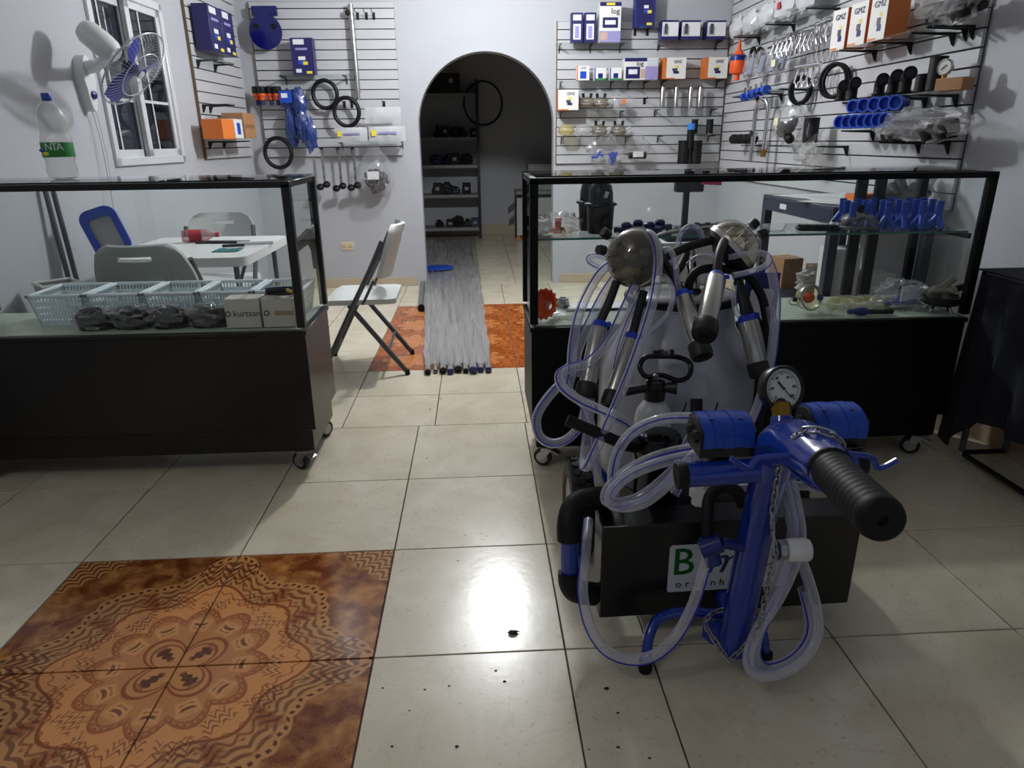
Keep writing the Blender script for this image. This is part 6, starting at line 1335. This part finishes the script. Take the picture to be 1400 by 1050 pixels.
# loops in front of the black box
H((972, 742, 1.55), (962, 780, 1.57), (948, 825, 1.60), (925, 868, 1.64), (895, 895, 1.66), (862, 901, 1.67), (828, 888, 1.67), (806, 855, 1.68), (797, 812, 1.70), (799, 775, 1.74), (802, 742, 1.80), (805, 712, 1.88), ph=2.6)
H((1076, 640, 1.50), (1088, 690, 1.52), (1094, 730, 1.54), (1086, 770, 1.56), (1066, 815, 1.59), (1040, 855, 1.60), (1026, 885, 1.61), (1024, 910, 1.62), (1040, 924, 1.62), (1072, 918, 1.62), (1102, 897, 1.63), (1117, 865, 1.64), (1115, 830, 1.63), (1104, 790, 1.62), (1090, 750, 1.60), (1080, 700, 1.58), ph=.4)
H((1064, 640, 1.53), (1080, 690, 1.55), (1084, 730, 1.57), (1074, 775, 1.59), (1052, 830, 1.62), (1036, 868, 1.63), (1032, 898, 1.64), (1046, 912, 1.65), (1076, 903, 1.66), (1100, 880, 1.66), (1108, 850, 1.66), (1098, 805, 1.64), ph=2.0)
# loop behind the left pulsator
H((962, 573, 1.58), (930, 571, 1.62), (898, 575, 1.64), (866, 590, 1.65), (846, 615, 1.65), (838, 645, 1.65), (840, 672, 1.67), (848, 690, 1.76), (858, 705, 1.90), ph=.3)
H((955, 622, 1.60), (925, 627, 1.60), (892, 636, 1.60), (860, 650, 1.61), (838, 670, 1.61), (834, 686, 1.62), (848, 693, 1.63), (876, 689, 1.62), (902, 672, 1.60), (925, 648, 1.58), (945, 626, 1.60), (962, 610, 1.64), ph=3.6)
H((958, 612, 1.63), (925, 617, 1.63), (890, 627, 1.63), (855, 645, 1.64), (832, 668, 1.645), (829, 684, 1.65), (846, 688, 1.65), (874, 680, 1.64), (900, 662, 1.63), (924, 640, 1.62), ph=.5)
H((912, 668, 1.70), (925, 640, 1.71), (938, 610, 1.72), (950, 585, 1.73), ph=1.5, r=.012); H((922, 676, 1.70), (935, 650, 1.71), (948, 620, 1.72), (956, 592, 1.73), ph=2.5, r=.012)
H((1052, 420, 2.02), (1058, 470, 2.0), (1040, 540, 1.96), (1020, 585, 1.93), (985, 606, 1.9), ph=.6, r=.012)
H((990, 668, 1.68), (1040, 666, 1.62), (1100, 664, 1.60), (1130, 668, 1.60), ph=.6, r=.011)
# black suction hose on the right
hose(cart, ((940, 398, 1.98), (943, 385, 1.97), (952, 372, 1.97), (968, 367, 1.98), (990, 368, 2.0), (1020, 376, 2.02), (1040, 402, 2.03), (1048, 440, 2.03), (1048, 490, 2.03), (1043, 540, 2.04), (1036, 600, 2.06)), .013, 'suction_hose', BLKRUB, False)
# ---------------------------------------------------------------- milking clusters hung on the cart
RUBC = M('liner_rubber', '111113', .5)
def shell(par, tube, a, b_, r=.025, col=1):
    """one teat cup: black liner tube from the claw, blue collar, steel shell a->b, rubber mouthpiece"""
    pa, pb = D(*a), D(*b_); d_ = (pb-pa).normalized(); Ls = (pb-pa).length
    s = MB().lathe([(.016, -.004), (r*.86, 0), (r, .008), (r, Ls-.006), (r*.96, Ls)], pa, d_, 24).build('teat_cup_shell', STEEL, par, True)
    MB().lathe([(.015, -.016), (.0195, -.014), (r*.93, -.004), (r*.95, .004), (r*.7, .005)], pa, d_, 20).build('collar', M('collar_blue', '1539c4', .25), s, True)
    MB().cyl(pa-d_*.006+frame_of(d_)[0]*.018, pa-d_*.012+frame_of(d_)[0]*.032, .006, n=8).build('nipple', MATS['collar_blue'], s, True)
    MB().lathe([(r*.9, Ls-.012), (r*1.18, Ls-.008), (r*1.24, Ls), (r*1.24, Ls+.025), (r*1.12, Ls+.034), (.011, Ls+.036), (.009, Ls+.028), (0, Ls+.028)], pb-d_*Ls, d_, 24).build('mouthpiece', RUBC, s, True)
    if tube: MB().tube(smooth([D(*p) for p in tube]+[pa-d_*.01], 4), .0125, 12).build('liner_tube', RUBC, s, True)
def claw(t, c, ax, xd):
    c = D(*c); ax = Vector(ax).normalized(); x_, y_, d_ = frame_of(ax)
    MB().lathe([(.078, -.006), (.0815, 0), (.079, .012), (.070, .032), (.054, .048), (.030, .058), (0, .061)], c, ax, 36).build('claw_bowl', SMOKE, t, True)
    MB().lathe([(0, -.004), (.074, -.002), (.077, .0)], c, ax, 30).build('inner_disc', M('dark_disc', '45413a', .3), t, True)  # disc in one even dark tone behind the bowl
    for q in range(4):
        a = PI/2*q+.4; o = c+(x_*math.cos(a)+y_*math.sin(a))*.042; MB().cyl(o, o+d_*.032, .012, .010, 12).build('inlet', CLEARP, t, True)
    MB().cyl(c, c+d_*.045, .012, .010, 12).build('centre_valve', CLEARP, t, True)
    MB().lathe([(.078, -.02), (.084, -.018), (.084, -.003), (.079, 0)], c, ax, 36).build('claw_ring', STEEL, t, True)
    MB().lathe([(0, -.055), (.03, -.055), (.045, -.045), (.074, -.03), (.078, -.02)], c, ax, 30).build('claw_base', RUBC, t, True)
    for sx in xd:
        o = c+x_*sx[0]+y_*sx[1]+d_*.045; dd = (d_*.8+x_*sx[0]*9+y_*sx[1]*9).normalized()
        e = MB().cyl(o-dd*.01, o+dd*.03, .011, .0105, 12).build('nipple', CLEARP, t, True)
        MB().lathe([(0, 0), (.014, 0), (.0145, .003), (.0145, .020), (.012, .023), (0, .023)], o+dd*.026, dd, 14).build('plug', RUBC, e, True)
c1 = D(866, 352, 1.93)
k1 = T('milking_cluster', Vector((c1.x, c1.y, .79)), 'milking cluster with its smoky claw bowl turned to the room, four steel cups', 'milking cluster', 'milking clusters on the cart')
CA1 = CO-c1; CA1 = (CA1.normalized()*.75+Vector((-.38, 0, .10))).normalized()
def on1(px, py):      # offsets in the claw frame for a pixel
    x_, y_, d_ = frame_of(CA1); q = D(px, py, 1.9)-c1; return (q.dot(x_), q.dot(y_))
claw(k1, (866, 352, 1.93), CA1, [on1(838, 328), on1(832, 344)])
shell(k1, ((843, 385, 1.95), (832, 415, 1.95)), (819, 446, 1.95), (803, 528, 1.92))
shell(k1, ((880, 398, 1.96), (872, 430, 1.96)), (863, 463, 1.96), (838, 540, 1.92), .023)
shell(k1, ((905, 352, 1.97), (920, 378, 1.95)), (934, 405, 1.93), (956, 474, 1.86))
shell(k1, ((900, 370, 2.05), (925, 372, 2.08)), (944, 340, 2.12), (947, 400, 2.12), .022)
K1 = lambda *a, **k: hose(k1, a, **k)
K1((868, 330, 1.99), (878, 320, 1.95), (890, 322, 1.90), (898, 340, 1.88), (899, 370, 1.87), (893, 410, 1.86), (880, 455, 1.84), (860, 510, 1.82), (835, 570, 1.80), (812, 620, 1.80), (803, 638, 1.81), (799, 632, 1.85), (802, 605, 1.88), (806, 565, 1.90), (808, 525, 1.92), ph=2.4)
K1((834, 362, 1.90), (820, 374, 1.90), (803, 402, 1.90), (790, 435, 1.90), (783, 475, 1.90), (781, 510, 1.90), (777, 532, 1.90), ph=1.1)
K1((840, 382, 1.98), (822, 410, 1.96), (805, 445, 1.94), (790, 480, 1.93), (786, 515, 1.93), ph=2.0)
K1((868, 390, 1.93), (852, 425, 1.92), (832, 465, 1.90), (805, 495, 1.89), (778, 504, 1.88), (765, 513, 1.87), (770, 530, 1.86), (792, 547, 1.84), (822, 561, 1.82), (850, 574, 1.83), (868, 588, 1.86), (884, 604, 1.90), ph=1.7)
K1((768, 523, 1.92), (748, 545, 1.92), (734, 570, 1.92), (737, 595, 1.92), (754, 606, 1.92), (776, 600, 1.92), (795, 578, 1.92), (801, 550, 1.93), (803, 515, 1.94), ph=.9)
K1((778, 500, 1.93), (772, 515, 1.92), (780, 535, 1.90), (802, 560, 1.89), (812, 600, 1.87), (818, 660, 1.85), ph=2.9, r=.011)
K1((850, 366, 1.96), (826, 352, 1.98), (808, 350, 1.99), (806, 358, 1.99), (822, 368, 1.97), ph=.9, r=.008)
K1((902, 352, 1.93), (908, 342, 1.92), (916, 342, 1.91), (923, 358, 1.91), (926, 385, 1.92), (930, 398, 1.93), ph=.6, r=.008)
K1((902, 375, 1.94), (914, 383, 1.93), (921, 402, 1.92), (914, 428, 1.92), (900, 444, 1.93), (888, 455, 1.95), ph=.4, r=.0075)
K1((880, 395, 1.97), (860, 432, 1.96), (846, 470, 1.95), (838, 505, 1.94), ph=.9, r=.0085)
hose(k1, ((896, 362, 1.98), (918, 347, 1.98), (945, 336, 1.99), (975, 328, 2.0)), .013, 'liner_tube', RUBC, False)
c2 = D(1004, 335, 2.0)
k2 = T('milking_cluster', Vector((c2.x, c2.y, .79)), 'milking cluster tilted on its side with a bright steel claw ring, beside the sign', 'milking cluster', 'milking clusters on the cart')
CA2 = Vector((.62, -.05, .62)).normalized()
x_, y_, d_ = frame_of(CA2)
def on2(px, py): q = D(px, py, 2.0)-c2; return (q.dot(x_), q.dot(y_))
claw(k2, (1004, 335, 2.0), CA2, [on2(1026, 312), on2(1034, 322)])
shell(k2, ((990, 330, 1.93), (983, 348, 1.88)), (979, 381, 1.84), (965, 446, 1.73), .0265)
shell(k2, ((1008, 385, 2.02), (1015, 410, 2.01)), (1020, 438, 2.0), (1036, 500, 1.99))
shell(k2, ((1000, 360, 2.05), (1012, 390, 2.06)), (1028, 436, 2.05), (1046, 498, 2.04))
K2 = lambda *a, **k: hose(k2, a, **k)
K2((996, 352, 1.93), (1020, 347, 1.92), (1040, 346, 1.91), (1051, 352, 1.90), (1047, 363, 1.89), (1028, 371, 1.87), (1002, 377, 1.85), ph=.8, r=.0085)
K2((1046, 352, 1.99), (1055, 372, 1.99), (1060, 410, 1.99), (1058, 455, 1.99), (1052, 500, 1.99), (1046, 530, 2.0), ph=1.0)
K2((1004, 390, 2.0), (1003, 410, 2.0), (1006, 425, 2.0), (1012, 434, 2.0), ph=2.0, r=.0075)
K2((925, 345, 2.0), (931, 320, 2.0), (944, 309, 2.0), (957, 316, 2.0), (964, 336, 2.0), ph=.9, r=.008)
K2((940, 362, 2.05), (952, 352, 2.04), (966, 350, 2.03), (985, 356, 2.0), ph=.9, r=.007)
